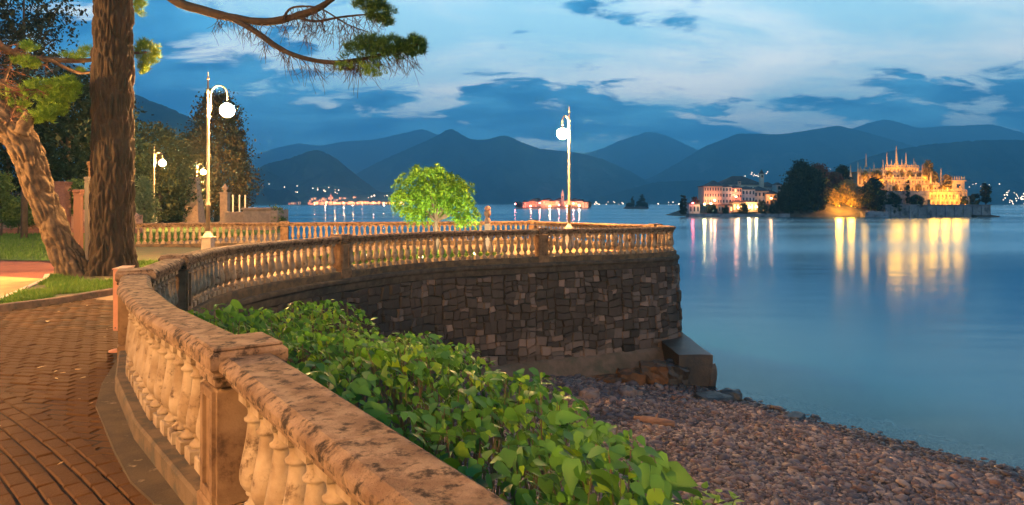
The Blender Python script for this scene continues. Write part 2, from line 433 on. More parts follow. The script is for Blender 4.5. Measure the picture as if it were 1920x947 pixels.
# ------------------------------------------------------------------ balustrades
def bal_mesh(n, name):
    p = [(0.052, 0.085), (0.060, 0.095), (0.060, 0.110), (0.046, 0.120), (0.034, 0.135), (0.033, 0.150), (0.046, 0.160), (0.050, 0.170), (0.044, 0.178),
         (0.060, 0.192), (0.075, 0.220), (0.081, 0.250), (0.079, 0.285), (0.071, 0.330), (0.061, 0.380), (0.052, 0.430), (0.045, 0.480), (0.041, 0.520),
         (0.041, 0.528), (0.056, 0.536), (0.058, 0.548), (0.046, 0.556), (0.039, 0.568), (0.040, 0.590), (0.050, 0.612), (0.056, 0.622)]
    if n < 12: p = [p[i] for i in (0, 2, 4, 5, 7, 8, 9, 11, 13, 15, 17, 19, 20, 22, 25)]
    mb = MB(); mb.lathe(p, n)
    me = mb.mesh(name, M_bal, True)
    # square base block and abacus keep hard edges
    m2 = MB(); m2.box((0, 0, 0.0425), (0.15, 0.15, 0.085), bev=0.006); m2.box((0, 0, 0.651), (0.135, 0.135, 0.058), bev=0.006)
    b2 = m2.mesh(name + 'b', M_bal)
    bm = bmesh.new(); bm.from_mesh(me); bm.from_mesh(b2)
    bm.to_mesh(me); bm.free(); bpy.data.meshes.remove(b2)
    return me
BAL_HI = bal_mesh(24, 'baluster_near'); BAL_MID = bal_mesh(14, 'baluster_mid'); BAL_LO = bal_mesh(8, 'baluster_far')
RAIL_P = [(-0.104, 1.0), (0.104, 1.0), (0.142, 0.975), (0.150, 0.962), (0.150, 0.935), (0.128, 0.925), (0.108, 0.918), (0.106, 0.905), (0.114, 0.898), (0.112, 0.882), (0.088, 0.872), (0.086, 0.842),
          (-0.086, 0.842), (-0.088, 0.872), (-0.112, 0.882), (-0.114, 0.898), (-0.106, 0.905), (-0.108, 0.918), (-0.128, 0.925), (-0.150, 0.935), (-0.150, 0.962), (-0.142, 0.975)]
PLINTH_P = [(-0.165, -0.04), (-0.165, 0.14), (-0.150, 0.16), (0.150, 0.16), (0.165, 0.14), (0.165, -0.04)]
def pier(parent, x, y, a, cap=True, w=0.31):
    o = thing('pier', None, None); o.location = (x, y, 0); o.rotation_euler = (0, 0, a); o.parent = parent
    bpy.data.objects.remove(o)
    b = MB(); b.box((0, 0, 0.085), (w + 0.05, w + 0.05, 0.25), bev=0.012); b.box((0, 0, 0.515), (w, w, 0.61), bev=0.008)
    # raised border round a sunk panel on the two long faces
    for s in (-1, 1):
        fx = s * (w / 2 + 0.009)
        for (cy, cz, dy, dz) in ((0, 0.25, w - 0.06, 0.05), (0, 0.79, w - 0.06, 0.05), (-(w / 2 - 0.055), 0.52, 0.05, 0.49), (w / 2 - 0.055, 0.52, 0.05, 0.49)):
            b.box((fx, cy, cz), (0.022, dy, dz), bev=0.004)
    q = b.build('pier', M_pier, parent); q.location = (x, y, 0); q.rotation_euler = (0, 0, a)
    c = MB(); c.box((0, 0, 0.865), (w + 0.03, w + 0.03, 0.05), bev=0.01); c.box((0, 0, 0.905), (w + 0.06, w + 0.06, 0.032), bev=0.01)
    c.box((0, 0, 0.975), (w + 0.09, w + 0.09, 0.108), bev=0.022); c.box((0, 0, 1.037), (w + 0.05, w + 0.05, 0.02), bev=0.009)
    k = c.build('pier_cap', M_rail, q)
    return q
def balustrade(label, path, pier_s, mesh_of, spacing=0.228, stone=1.45, wide=None):
    t = thing('balustrade', label, 'balustrade', (path.p[0][0], path.p[0][1], 0)); t.location = (0, 0, 0)
    for s0 in pier_s: pier(t, *path.at(s0)[:2], path.ang(s0))
    edges = sorted(set([0.0] + list(pier_s) + [path.L]))
    for a, b in zip(edges[:-1], edges[1:]):
        a2 = a + (0.19 if a in pier_s else 0); b2 = b - (0.19 if b in pier_s else 0)
        if b2 - a2 < 0.15: continue
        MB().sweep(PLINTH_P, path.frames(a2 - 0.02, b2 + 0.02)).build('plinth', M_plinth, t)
        k = max(1, round((b2 - a2) / stone)); L = (b2 - a2 + 0.03) / k
        for i in range(k):
            dz = rng.uniform(-0.003, 0.003)
            MB().sweep([(o + rng.uniform(-.0, .0), z + dz) for o, z in RAIL_P], path.frames(a2 - 0.015 + i * L + 0.002, a2 - 0.015 + (i + 1) * L - 0.002)).build('coping_stone', M_rail, t)
        n = max(1, round((b2 - a2 - 0.06) / spacing))
        for i in range(n):
            q = a2 + 0.03 + (i + 0.5) * (b2 - a2 - 0.06) / n
            x, y, nx, ny = path.at(q)
            link('baluster', mesh_of(y), t, (x, y, 0.16), (0, 0, path.ang(q)))
    return t
s_of = lambda path, x, y: float(path.s[np.argmin(np.hypot(path.p[:, 0] - x, path.p[:, 1] - y))])
balustrade('weathered stone balustrade beside the brick path, its mottled coping next to the leafy shrub', NEAR,
           [s_of(NEAR, 1.35, -0.35), s_of(NEAR, -1.5, 3.76), NEAR.L], lambda y: BAL_HI)
balustrade('curved stone balustrade on top of the dark rubble bastion wall', BAST,
           [s_of(BAST, -4.93, 10.04), s_of(BAST, -4.13, 16.5), s_of(BAST, 0.9, 20.95), BAST.L], lambda y: BAL_HI if y < 12 else BAL_MID)
balustrade('pale stone balustrade closing the terrace behind the small green tree', BACK,
           [s_of(BACK, 0.94, 30.6), s_of(BACK, -9.5, 28.5), BACK.L], lambda y: BAL_LO)

# ------------------------------------------------------------------ bastion retaining wall
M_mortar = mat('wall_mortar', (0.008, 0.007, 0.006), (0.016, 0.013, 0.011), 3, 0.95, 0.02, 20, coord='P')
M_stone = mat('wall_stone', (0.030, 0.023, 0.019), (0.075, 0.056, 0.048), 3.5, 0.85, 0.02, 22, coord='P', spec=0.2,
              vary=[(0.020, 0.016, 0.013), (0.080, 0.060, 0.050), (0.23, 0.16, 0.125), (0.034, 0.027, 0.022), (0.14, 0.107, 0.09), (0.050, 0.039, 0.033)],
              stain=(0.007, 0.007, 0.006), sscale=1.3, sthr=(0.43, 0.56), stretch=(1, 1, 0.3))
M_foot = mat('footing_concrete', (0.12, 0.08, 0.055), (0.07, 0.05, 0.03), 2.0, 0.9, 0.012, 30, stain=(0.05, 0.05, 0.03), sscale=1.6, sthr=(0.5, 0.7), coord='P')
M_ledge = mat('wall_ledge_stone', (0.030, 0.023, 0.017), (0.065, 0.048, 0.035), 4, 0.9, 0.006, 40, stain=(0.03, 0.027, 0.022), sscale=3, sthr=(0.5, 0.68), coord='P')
wall = thing('retaining_wall', 'dark rubble stone bastion wall rising from the pebble beach', 'wall')
def wall_off(z): return 0.20 + (-0.30 - z) * 0.045
full = Path(BAST_PTS + BACK_PTS[1:3], 1)
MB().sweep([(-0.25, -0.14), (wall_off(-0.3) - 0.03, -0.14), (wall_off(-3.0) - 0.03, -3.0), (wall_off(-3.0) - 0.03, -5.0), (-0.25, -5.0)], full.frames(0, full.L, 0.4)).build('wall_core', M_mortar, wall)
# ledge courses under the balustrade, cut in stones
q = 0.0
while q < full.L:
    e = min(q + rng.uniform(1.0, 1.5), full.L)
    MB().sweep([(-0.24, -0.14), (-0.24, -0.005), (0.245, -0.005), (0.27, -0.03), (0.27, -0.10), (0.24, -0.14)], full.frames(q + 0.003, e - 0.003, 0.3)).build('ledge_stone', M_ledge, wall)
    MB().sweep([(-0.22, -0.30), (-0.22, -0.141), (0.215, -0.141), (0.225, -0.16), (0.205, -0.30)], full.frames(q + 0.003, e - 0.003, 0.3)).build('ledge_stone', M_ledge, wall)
    q = e
def rubble(path, s0, s1, z0, z1, cw, ch, seed, off, m, parent, limit):
    # squared rubble: the face is split again and again into uneven blocks, corners knocked out of true
    g = np.random.default_rng(seed); out = []; stack = [(a, min(a + 3.1, s1), z0, z1) for a in np.arange(s0, s1 - 0.3, 3.1)]
    while stack:
        a, b, c, d = stack.pop(); w_, h_ = b - a, d - c
        lim_w, lim_h = cw * g.uniform(0.8, 1.9), ch * g.uniform(0.8, 1.7)
        if w_ > lim_w and (w_ / h_ > 1.25 or h_ < lim_h): k = a + w_ * g.uniform(0.32, 0.68); stack += [(a, k, c, d), (k, b, c, d)]; continue
        if h_ > lim_h: k = c + h_ * g.uniform(0.33, 0.67); stack += [(a, b, c, k), (a, b, k, d)]; continue
        poly = []
        for (x, y, x2, y2) in ((a, c, b, c), (b, c, b, d), (b, d, a, d), (a, d, a, c)):
            m_ = g.uniform(0.25, 0.75)
            poly.append((x, y))
            if g.uniform() < 0.7: poly.append((x + (x2 - x) * m_, y + (y2 - y) * m_))
        def jit(p):
            q = noise.noise_vector(Vector((p[0] * 2.6, p[1] * 2.6, seed))) * 0.085 + noise.noise_vector(Vector((p[0] * 7, p[1] * 7, seed + 5))) * 0.03
            return (min(max(p[0] + q.x, s0), s1), min(max(p[1] + q.y, z0), z1))
        poly = [jit(p) for p in poly]
        out.append((sum(p[0] for p in poly) / len(poly), sum(p[1] for p in poly) / len(poly), poly))
    def stone_mb(mb, cx, cy, poly):
        h = g.uniform(0.02, 0.10); n = len(poly); vs = []
        for k, dd in ((0.95, -0.05), (0.93, h * 0.55), (0.80, h)):
            for x, y in poly:
                sx, sy = cx + (x - cx) * k + g.uniform(-.008, .008), cy + (y - cy) * k + g.uniform(-.008, .008)
                X0, Y0, nx, ny = path.at(sx); o = off(sy) + dd + (g.uniform(-0.012, 0.012) if k < 0.9 else 0)
                vs.append((X0 + nx * o, Y0 + ny * o, sy))
        fs = [(k * n + i, k * n + (i + 1) % n, (k + 1) * n + (i + 1) % n, (k + 1) * n + i) for k in range(2) for i in range(n)]
        fs.append(tuple(2 * n + i for i in range(n))); mb.add(vs, fs)
    # the stones that show largest: clear of the shrub, nearest first
    def size(c):
        x, y, _, _ = path.at(c[0]); return -(max(p[0] for p in c[2]) - min(p[0] for p in c[2])) * (max(p[1] for p in c[2]) - min(p[1] for p in c[2])) / (y * y) * (1 if c[1] > -0.14 * (y - 8) - 0.35 else 0.02)
    out.sort(key=size); rest = MB()
    for k, c in enumerate(out):
        if k < limit:
            mb = MB(); stone_mb(mb, *c); mb.build('stone', m, parent)
        else: stone_mb(rest, *c)
    if rest.v: tag(rest.build('stone_infill', m, parent), kind='stuff')
S_NOSE = s_of(BAST, 5.25, 25.0)
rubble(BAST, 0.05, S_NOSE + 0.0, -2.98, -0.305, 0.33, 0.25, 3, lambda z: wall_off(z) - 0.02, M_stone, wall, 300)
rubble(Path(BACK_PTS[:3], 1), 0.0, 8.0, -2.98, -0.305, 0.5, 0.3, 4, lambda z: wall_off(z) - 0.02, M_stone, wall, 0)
# flared concrete footing
FP = [(0.15, -2.93), (0.36, -2.93), (0.46, -3.0), (0.62, -3.2), (0.86, -3.42), (0.95, -3.9), (0.15, -3.9)]
fm = MB(); fr = BAST.frames(9.0, BAST.L, 0.2); fm.sweep(FP, fr)
fo = fm.build('footing', M_foot, wall, False)
# wall of the promenade itself, behind the shrub
pw = thing('promenade_wall', 'plastered promenade wall hidden behind the leafy shrub', 'wall')
MB().sweep([(-0.25, -0.05), (0.20, -0.05), (0.28, -2.2), (-0.25, -2.2)], NEAR.frames(0, NEAR.L, 0.5)).build('wall_body', M_ledge, pw)

# ------------------------------------------------------------------ quay blocks, rocks, drift log
def rough_block(name, c, d, m, parent=None, amp=0.05, rz=0.0, seed=0.0, cuts=5, round_=0.0):
    bm = bmesh.new(); bmesh.ops.create_cube(bm, size=1.0)
    bmesh.ops.subdivide_edges(bm, edges=bm.edges, cuts=cuts, use_grid_fill=True)
    for v in bm.verts:
        p = v.co.copy()
        if round_: p = p.lerp(p.normalized() * 0.56, round_)
        p = Vector((p.x * d[0], p.y * d[1], p.z * d[2]))
        nv = noise.noise_vector(p * (1.8 / max(max(d), 0.3) * 1.6) + Vector((seed, seed * 1.7, 0))) + 0.45 * noise.noise_vector(p * (5 / max(max(d), 0.3)) + Vector((seed, 3, 1)))
        v.co = p + nv * amp
    me = bpy.data.meshes.new(name); bm.to_mesh(me); bm.free(); me.materials.append(m)
    return link(name, me, parent, c, (0, 0, rz))
M_quay = mat('wet_quay_concrete', (0.020, 0.016, 0.013), (0.045, 0.028, 0.016), 2.5, 0.45, 0.015, 22, stain=(0.012, 0.012, 0.012), sscale=2, sthr=(0.48, 0.62), spec=0.5, coord='P')
M_quay2 = mat('rusty_quay_stone', (0.10, 0.045, 0.018), (0.045, 0.024, 0.012), 3, 0.7, 0.015, 22, stain=(0.03, 0.024, 0.02), sscale=2.5, sthr=(0.5, 0.65), coord='P')
qy = thing('stone_quay', 'dark wet concrete quay at the foot of the bastion, stepping into the lake', 'quay')
rough_block('quay_block', (5.46, 22.5, -3.40), (1.05, 4.0, 1.30), M_quay, qy, 0.06, 0.02, 1.0, 9)
rough_block('quay_edge', (5.98, 21.4, -3.55), (0.22, 1.7, 1.0), M_quay, qy, 0.10, 0.03, 2.0)
for i, (x, y, zt, wx) in enumerate(((4.25, 20.55, -3.02, 0.75), (3.55, 20.4, -3.22, 0.72), (2.85, 20.25, -3.36, 0.7), (4.95, 20.75, -3.08, 0.7))):
    rough_block('quay_step', (x, y, zt - 0.4), (wx, 0.8, 0.8), M_quay2 if i != 3 else M_quay, qy, 0.10, rng.uniform(-.1, .1), 3.0 + i)
M_rock = mat('wet_rock', (0.008, 0.008, 0.008), (0.02, 0.017, 0.015), 4, 0.45, 0.02, 18, spec=0.5, coord='P')
M_drock = mat('dry_rock', (0.20, 0.13, 0.10), (0.12, 0.085, 0.075), 4, 0.9, 0.01, 25, coord='P')
for n_, lab, u, v, dep, d, m_, sd in (
        ('rock', 'black wet boulder standing in the shallows off the quay corner', 1368, 748, 19.0, (0.62, 0.55, 0.42), M_rock, 1.2),
        ('rock', 'low flat dark rock at the water edge below the quay', 1338, 756, 18.7, (1.0, 0.7, 0.2), M_rock, 4.2),
        ('rock', 'lone flat dark rock just off the pebbles, lapped by the lake', 1492, 786, 17.45, (0.62, 0.34, 0.16), M_rock, 7.9),
        ('rock', 'reddish block of stone lying at the foot of the concrete footing', 1104, 742, 17.6, (0.5, 0.42, 0.36), M_drock, 2.2),
        ('rock', 'pale rounded stone resting against the quay steps', 1176, 736, 18.6, (0.46, 0.38, 0.30), M_drock, 5.5),
        ('rock', 'small pale stone at the end of the quay steps', 1196, 736, 18.9, (0.26, 0.22, 0.2), M_drock, 6.5),
        ('rock', 'large flat brown stone on the pebbles near the yellow leaves', 1030, 935, 10.9, (0.42, 0.30, 0.16), M_drock, 8.5)):
    x = X(u, dep); z = max(float(beach_z(np.array(x), np.array(dep))), WATER) + d[2] * 0.16
    tag(rough_block(n_, (x, dep, z), d, m_, None, d[2] * 0.16, rng.uniform(0, 1), sd, 5, 0.5), lab, 'rock')
lz = float(beach_z(np.array(3.2), np.array(15.4))) + 0.085
lg = MB(); pts = [(-0.42, 0.16, 0.0), (-0.2, 0.07, 0.012), (0.05, -0.02, 0.006), (0.25, -0.08, 0.0), (0.44, -0.13, -0.012)]
lg.tube(pts, [0.085, 0.10, 0.092, 0.085, 0.06], 12); lg.tube([(0.02, -0.02, 0.05), (0.08, 0.05, 0.13), (0.10, 0.07, 0.16)], [0.03, 0.022, 0.014], 7)
M_log = mat('driftwood', (0.26, 0.13, 0.07), (0.15, 0.08, 0.05), 6, 0.9, 0.012, 30, stretch=(0.4, 3, 3))
lo = lg.build('driftwood_log', M_log, None, True); lo.location = (3.2, 15.4, lz); tag(lo, 'short reddish brown driftwood log lying on the pebbles', 'log')

# ------------------------------------------------------------------ pebbles
def pebbles():
    t = (1 + 5 ** 0.5) / 2
    bv = np.array([(-1, t, 0), (1, t, 0), (-1, -t, 0), (1, -t, 0), (0, -1, t), (0, 1, t), (0, -1, -t), (0, 1, -t), (t, 0, -1), (t, 0, 1), (-t, 0, -1), (-t, 0, 1)], float) / 1.9
    bf = [(0, 11, 5), (0, 5, 1), (0, 1, 7), (0, 7, 10), (0, 10, 11), (1, 5, 9), (5, 11, 4), (11, 10, 2), (10, 7, 6), (7, 1, 8), (3, 9, 4), (3, 4, 2), (3, 2, 6), (3, 6, 8), (3, 8, 9), (4, 9, 5), (2, 4, 11), (6, 2, 10), (8, 6, 7), (9, 8, 1)]
    n = 84000
    y = 7.6 + (rng.uniform(0, 1, n) ** 1.25) * 13.2; x = rng.uniform(-0.15, 0.80, n) * y
    z = beach_z(x, y); d = (x - SH0[0]) * SHN[0] + (y - SH0[1]) * SHN[1]
    k = (d > -2.4) & (d < 15) & ~inside(land_poly, x, y) & (BAST.dist(x, y) > 0.95)
    x, y, z, d = x[k], y[k], z[k], d[k]; n = len(x)
    sz = 0.0255 * np.exp(rng.normal(0, 0.50, n)) * (1 + (y - 8) * 0.02)
    sc = np.stack([sz * rng.uniform(0.9, 1.7, n), sz * rng.uniform(0.7, 1.1, n), sz * rng.uniform(0.32, 0.62, n)], 1)
    V, Fc = scatter(bv, bf, np.stack([x, y, z + sz * 0.22], 1), rand_rot(n, tilt=0.45), sc)
    m = mat('pebble', (0.15, 0.11, 0.105), None, rough=0.7, spec=0.25, vary=[(0.016, 0.018, 0.026), (0.048, 0.044, 0.050), (0.23, 0.175, 0.145), (0.020, 0.022, 0.032), (0.11, 0.055, 0.035), (0.075, 0.075, 0.090)])
    wet = np.repeat((d + 0.22 * np.sin(1.3 * x + 2.1 * y) + rng.normal(0, 0.13, n)) < 0.75, len(bf))
    tag(np_mesh('pebbles', V, Fc[~wet], m, True), 'grey, pink and brown pebbles covering the beach', 'pebbles', kind='stuff')
    mw = mat('wet_pebble', (0.03, 0.025, 0.024), None, rough=0.4, spec=0.4, vary=[(0.012, 0.011, 0.012), (0.03, 0.022, 0.02), (0.05, 0.03, 0.022), (0.02, 0.018, 0.02)])
    tag(np_mesh('wet_pebbles', V, Fc[wet], mw, True), 'dark wet pebbles along the waterline', 'pebbles', kind='stuff')
pebbles()

# ================================================================== promenade: bricks, strip, kerb, verge
M_joint = mat('brick_joint', (0.012, 0.007, 0.004), (0.022, 0.013, 0.008), 8, 0.95, 0.004, 60, coord='P')
PATH_EDGE = [(-1.55, 3.3), (-2.14, 4.07), (-2.45, 4.38), (-2.85, 4.9), (-3.24, 5.43), (-3.66, 6.0), (-4.05, 6.74), (-4.38, 7.5), (-4.70, 8.26)]   # brick edge along the concrete strip
KERB = [(-14.8, 5.0), (-11.0, 8.2), (-9.0, 10.4), (-8.15, 12.2), (-7.85, 13.9), (-8.0, 16.5), (-8.6, 20.0), (-9.6, 23.5), (-11.5, 26.4)]
path_poly = [(2.6, -3.0), (1.1, -0.6), (-0.45, 1.6)] + PATH_EDGE + [(-5.2, 10.0), (-5.6, 12.0)] + [(-8.0, 12.9), (-8.3, 12.0), (-9.0, 10.4), (-11.0, 8.2), (-14.8, 5.0), (-14.8, -3)]
brick_path = tag(sheet('brick_path', path_poly, -0.012, M_joint), kind='structure')
terr_poly = [(x - nx * 0.1, y - ny * 0.1) for x, y, nx, ny in BAST.frames(2.3, BAST.L, 0.5)] + [(0.94, 30.5), (-9.5, 28.4), (-12.0, 27.6)] + KERB[::-1][:6] + [(-5.6, 12.0)]
M_terr = mat('terrace_gravel', (0.27, 0.165, 0.08), (0.21, 0.13, 0.065), 2.5, 0.95, 0.006, 60, coord='P')
tag(sheet('terrace_paving', terr_poly, -0.008, M_terr), kind='structure')
M_brick = mat('path_brick', (0.062, 0.032, 0.010), (0.038, 0.020, 0.007), 10, 0.85, 0.006, 60, island=0.0, stain=(0.03, 0.016, 0.008), sscale=1.8, sthr=(0.48, 0.70), coord='P',
              vary=[(0.098, 0.043, 0.011), (0.050, 0.023, 0.007), (0.080, 0.033, 0.009), (0.034, 0.017, 0.006), (0.115, 0.054, 0.014)], spec=0.15)
def lay_bricks():
    bl, bw, bh = 0.225, 0.102, 0.05
    # courses along the promenade (zone 1) and across it (zone 2), divided along a slanting line
    d1 = np.array([0.715, -0.70]); n1 = np.array([0.70, 0.715]); B0 = np.array([-2.55, 4.62])
    rows = []
    def zone(o, d, n, cond, curve):
        for r in range(-85, 85):
            for k in range(-52, 52):
                s = k * (bl + 0.014) + (0.5 * bl if r % 2 else 0) + rng.uniform(-.006, .006); w_ = r * (bw + 0.018)
                w2 = w_ + curve * s * s
                p = o + d * s + n * w2; ang = math.atan2(d[1], d[0]) + math.atan(2 * curve * s)
                if cond(p): rows.append((p[0], p[1], ang, -0.011 if (curve > 0 and side(p) < 0.14) else 0.0))
    def side(p): return (p - B0) @ n1 + 0.02 * ((p - B0) @ d1) ** 2
    zone(B0, d1, n1, lambda p: side(p) < -0.06, -0.02)
    a = math.radians(-14); d2 = np.array([math.cos(a), math.sin(a)]); n2 = np.array([-d2[1], d2[0]])
    zone(np.array([-5.0, 8.0]), d2, n2, lambda p: side(p) >= -0.14, 0.012)
    A = np.array(rows)
    path_poly2 = [(x + 0.35, y) for x, y in path_poly[:14]] + path_poly[14:]
    k = inside(path_poly2, A[:, 0], A[:, 1]) & (A[:, 1] > 1.5) & (A[:, 0] > -1.05 * A[:, 1] - 1.2)
    k &= NEAR.dist(A[:, 0], A[:, 1]) > 0.19; k &= BAST.dist(A[:, 0], A[:, 1]) > 0.30; k &= Path(KERB).dist(A[:, 0], A[:, 1]) > 0.12
    A = A[k]
    me = MB().box((0, 0, -0.02), (bl, bw, bh), bev=0.007).mesh('brick', M_brick)
    u = 960 + A[:, 0] / A[:, 1] * F; v = HV + EYE * F / A[:, 1]
    vis = (u > -25) & (v < 970)
    order = np.argsort(np.where(vis, A[:, 1], 99)); lim = 300
    bvv = np.array([p.co[:] for p in me.vertices]); quads_ = np.array([list(p.vertices) for p in me.polygons])
    for i in order[:lim]:
        link('brick', me, brick_path, (A[i, 0], A[i, 1], A[i, 3] + rng.uniform(-.004, .004)), (rng.uniform(-.06, .06), rng.uniform(-.022, .022), A[i, 2] + rng.uniform(-.02, .02)))
    rest = order[lim:]; n = len(rest); c, s = np.cos(A[rest, 2]), np.sin(A[rest, 2]); o = np.zeros(n)
    rot = np.stack([np.stack([c, -s, o], 1), np.stack([s, c, o], 1), np.stack([o, o, o + 1], 1)], 1)
    rot[:, 2, 0] = rng.uniform(-.022, .022, n); tl = rng.uniform(-.06, .06, n); rot[:, 2, 1] = tl
    V, Fc = scatter(bvv, quads_, np.stack([A[rest, 0], A[rest, 1], A[rest, 3] + rng.uniform(-.005, .005, n)], 1), rot, np.ones(n))
    tag(np_mesh('brick_field', V, Fc, M_brick, False, brick_path), kind='stuff')
lay_bricks()
M_strip = mat('path_strip_concrete', (0.065, 0.042, 0.02), (0.036, 0.024, 0.012), 3, 0.9, 0.006, 60, stain=(0.25, 0.19, 0.12), sscale=6, sthr=(0.58, 0.72), coord='P')
strip = PATH_EDGE[::-1] + [(-0.45, 1.6), (1.1, -0.6), (2.6, -3.0)] + [(x - nx * 0.1, y - ny * 0.1) for x, y, nx, ny in [NEAR.at(q) for q in NEAR.s]]
tag(sheet('concrete_strip', strip, 0.022, M_strip, 0.05), kind='structure')
# kerb stones
M_kerb = mat('kerb_stone', (0.16, 0.10, 0.06), (0.10, 0.065, 0.04), 5, 0.9, 0.005, 50, stain=(0.06, 0.05, 0.035), sscale=4, sthr=(0.52, 0.7), coord='P')
kb = thing('kerb', 'low stone kerb between the brick path and the grass verge', 'kerb')
KP = Path(KERB); q = 0
while q < KP.L - 0.1:
    e = min(q + 0.95, KP.L); MB().sweep([(-0.07, -0.05), (-0.07, 0.10), (-0.055, 0.115), (0.055, 0.115), (0.07, 0.10), (0.07, -0.05)], KP.frames(q + 0.004, e - 0.004, 0.3)).build('kerb_stone', M_kerb, kb); q = e
# verge with grass behind the kerb, worn sandy paving, red path, lawn
M_verge = mat('verge_soil', (0.085, 0.06, 0.028), (0.05, 0.06, 0.02), 2.2, 0.95, 0.01, 40, coord='P')
VEDGE = [(-14.95, 5.2), (-11.15, 8.4), (-9.2, 10.6), (-8.95, 11.7), (-10.6, 15.5), (-11.3, 16.6), (-12.0, 19.0), (-13.5, 23.0), (-15.5, 27.2)]
verge_poly = [(x - 0.0, y) for x, y in KERB] + [(-15.4, 27.1)] + VEDGE[::-1]
tag(sheet('verge', verge_poly, 0.075, M_verge, 0.1), kind='structure')
M_sand = mat('sandy_paving', (0.40, 0.26, 0.10), (0.30, 0.195, 0.08), 1.8, 0.95, 0.004, 50, coord='P')
tag(sheet('sand_path', [(-60, -12), (-20, 0.0), (-14.95, 5.2), (-11.15, 8.4), (-9.2, 10.6), (-8.95, 11.7), (-10.6, 15.5), (-11.2, 16.4), (-14.0, 17.4), (-40, 17.6), (-60, 17.6)], -0.016, M_sand), kind='structure')
ed = thing('edging', 'pale stone edging line between the sandy path and the verge', 'kerb')
EP = Path(VEDGE[:6]); q = 0
while q < EP.L - 0.1:
    e = min(q + 0.9, EP.L); MB().sweep([(-0.05, -0.03), (-0.05, 0.088), (0.05, 0.088), (0.05, -0.03)], EP.frames(q + 0.004, e - 0.004)).build('edging_stone', mat('edging_stone', (0.55, 0.42, 0.3), (0.45, 0.34, 0.24), 5, 0.9), ed); q = e
M_redp = mat('red_paving', (0.15, 0.045, 0.025), (0.11, 0.035, 0.02), 3, 0.9, 0.004, 40, coord='P')
tag(sheet('red_path', [(-60, 17.6), (-40, 17.6), (-14.0, 17.4), (-11.2, 16.4), (-11.3, 16.6), (-12.0, 19.0), (-12.6, 20.8), (-16, 21.5), (-60, 22.5)], -0.014, M_redp), kind='structure')
M_lawn = mat('lawn_grass', (0.045, 0.095, 0.012), (0.075, 0.125, 0.018), 1.3, 0.95, 0.02, 30, coord='P')
tag(sheet('lawn', [(-60, 22.5), (-16, 21.5), (-12.6, 20.8), (-13.5, 23.0), (-15.5, 27.2), (-16.5, 30), (-14, 42), (-23, 62), (-70, 62)], 0.01, M_lawn), kind='structure')
lawn2 = [(-5.6, 19.5), (-3.0, 21.2), (-1.0, 22.6), (-0.2, 23.8), (-1.2, 25.0), (-3.4, 25.6), (-5.6, 24.6), (-6.6, 22.0)]
tag(sheet('tree_lawn', lawn2, 0.004, M_lawn), kind='structure')
def grass(name, label, poly, n, h, cols, dens=None):
    xs = [p[0] for p in poly]; ys = [p[1] for p in poly]
    x = rng.uniform(min(xs), max(xs), n); y = rng.uniform(min(ys), max(ys), n); k = inside(poly, x, y)
    if dens: k &= dens(x, y)
    x, y = x[k], y[k]; n = len(x); z0 = 0.075 if name == 'verge_grass' else 0.012
    bv = [(-0.10, 0, 0), (0.10, 0, 0), (0.06, 0.10, 0.55), (-0.06, 0.10, 0.55), (0, 0.34, 1.0)]
    bf = [(0, 1, 2), (0, 2, 3), (3, 2, 4)]
    V, Fc = scatter(bv, bf, np.stack([x, y, np.full(n, z0)], 1), rand_rot(n, tilt=0.5), h * np.exp(rng.normal(0, 0.3, n)))
    tag(np_mesh(name, V, Fc, mat(name, cols[0], None, rough=0.7, vary=cols, trans=0.3)), label, 'grass', kind='stuff')
def vd(x, y):
    nz = np.sin(x * 2.1 + 0.7 * y) * np.sin(y * 1.9 - 0.4 * x) + 0.6 * np.sin(3.7 * x + 1.1) * np.sin(4.3 * y)
    return (nz > -0.55 + 0.75 * (np.hypot(x + 10.3, y - 16.2) < 1.5)) 
G1 = [(0.06, 0.13, 0.012), (0.10, 0.18, 0.015), (0.14, 0.20, 0.02), (0.07, 0.15, 0.015)]
grass('verge_grass', 'bright short grass growing on the kerbed verge', [(-9.1, 10.7)] + [(x - 0.1, y) for x, y in KERB[3:7]] + [(-11.6, 19.6)] + [(x + 0.12, y) for x, y in VEDGE[3:7][::-1]], 90000, 0.075, G1, vd)
grass('lawn_blades', 'dark mown lawn in front of the pink garden wall', [(-26, 21.9), (-16, 21.7), (-12.8, 21), (-13.6, 23), (-15.6, 27.2), (-16, 30), (-14, 40), (-34, 42)], 60000, 0.10, [(0.045, 0.10, 0.012), (0.07, 0.135, 0.015), (0.10, 0.16, 0.02)])
grass('tree_lawn_blades', 'small patch of lit grass under the green tree on the terrace', lawn2, 16000, 0.09, G1)

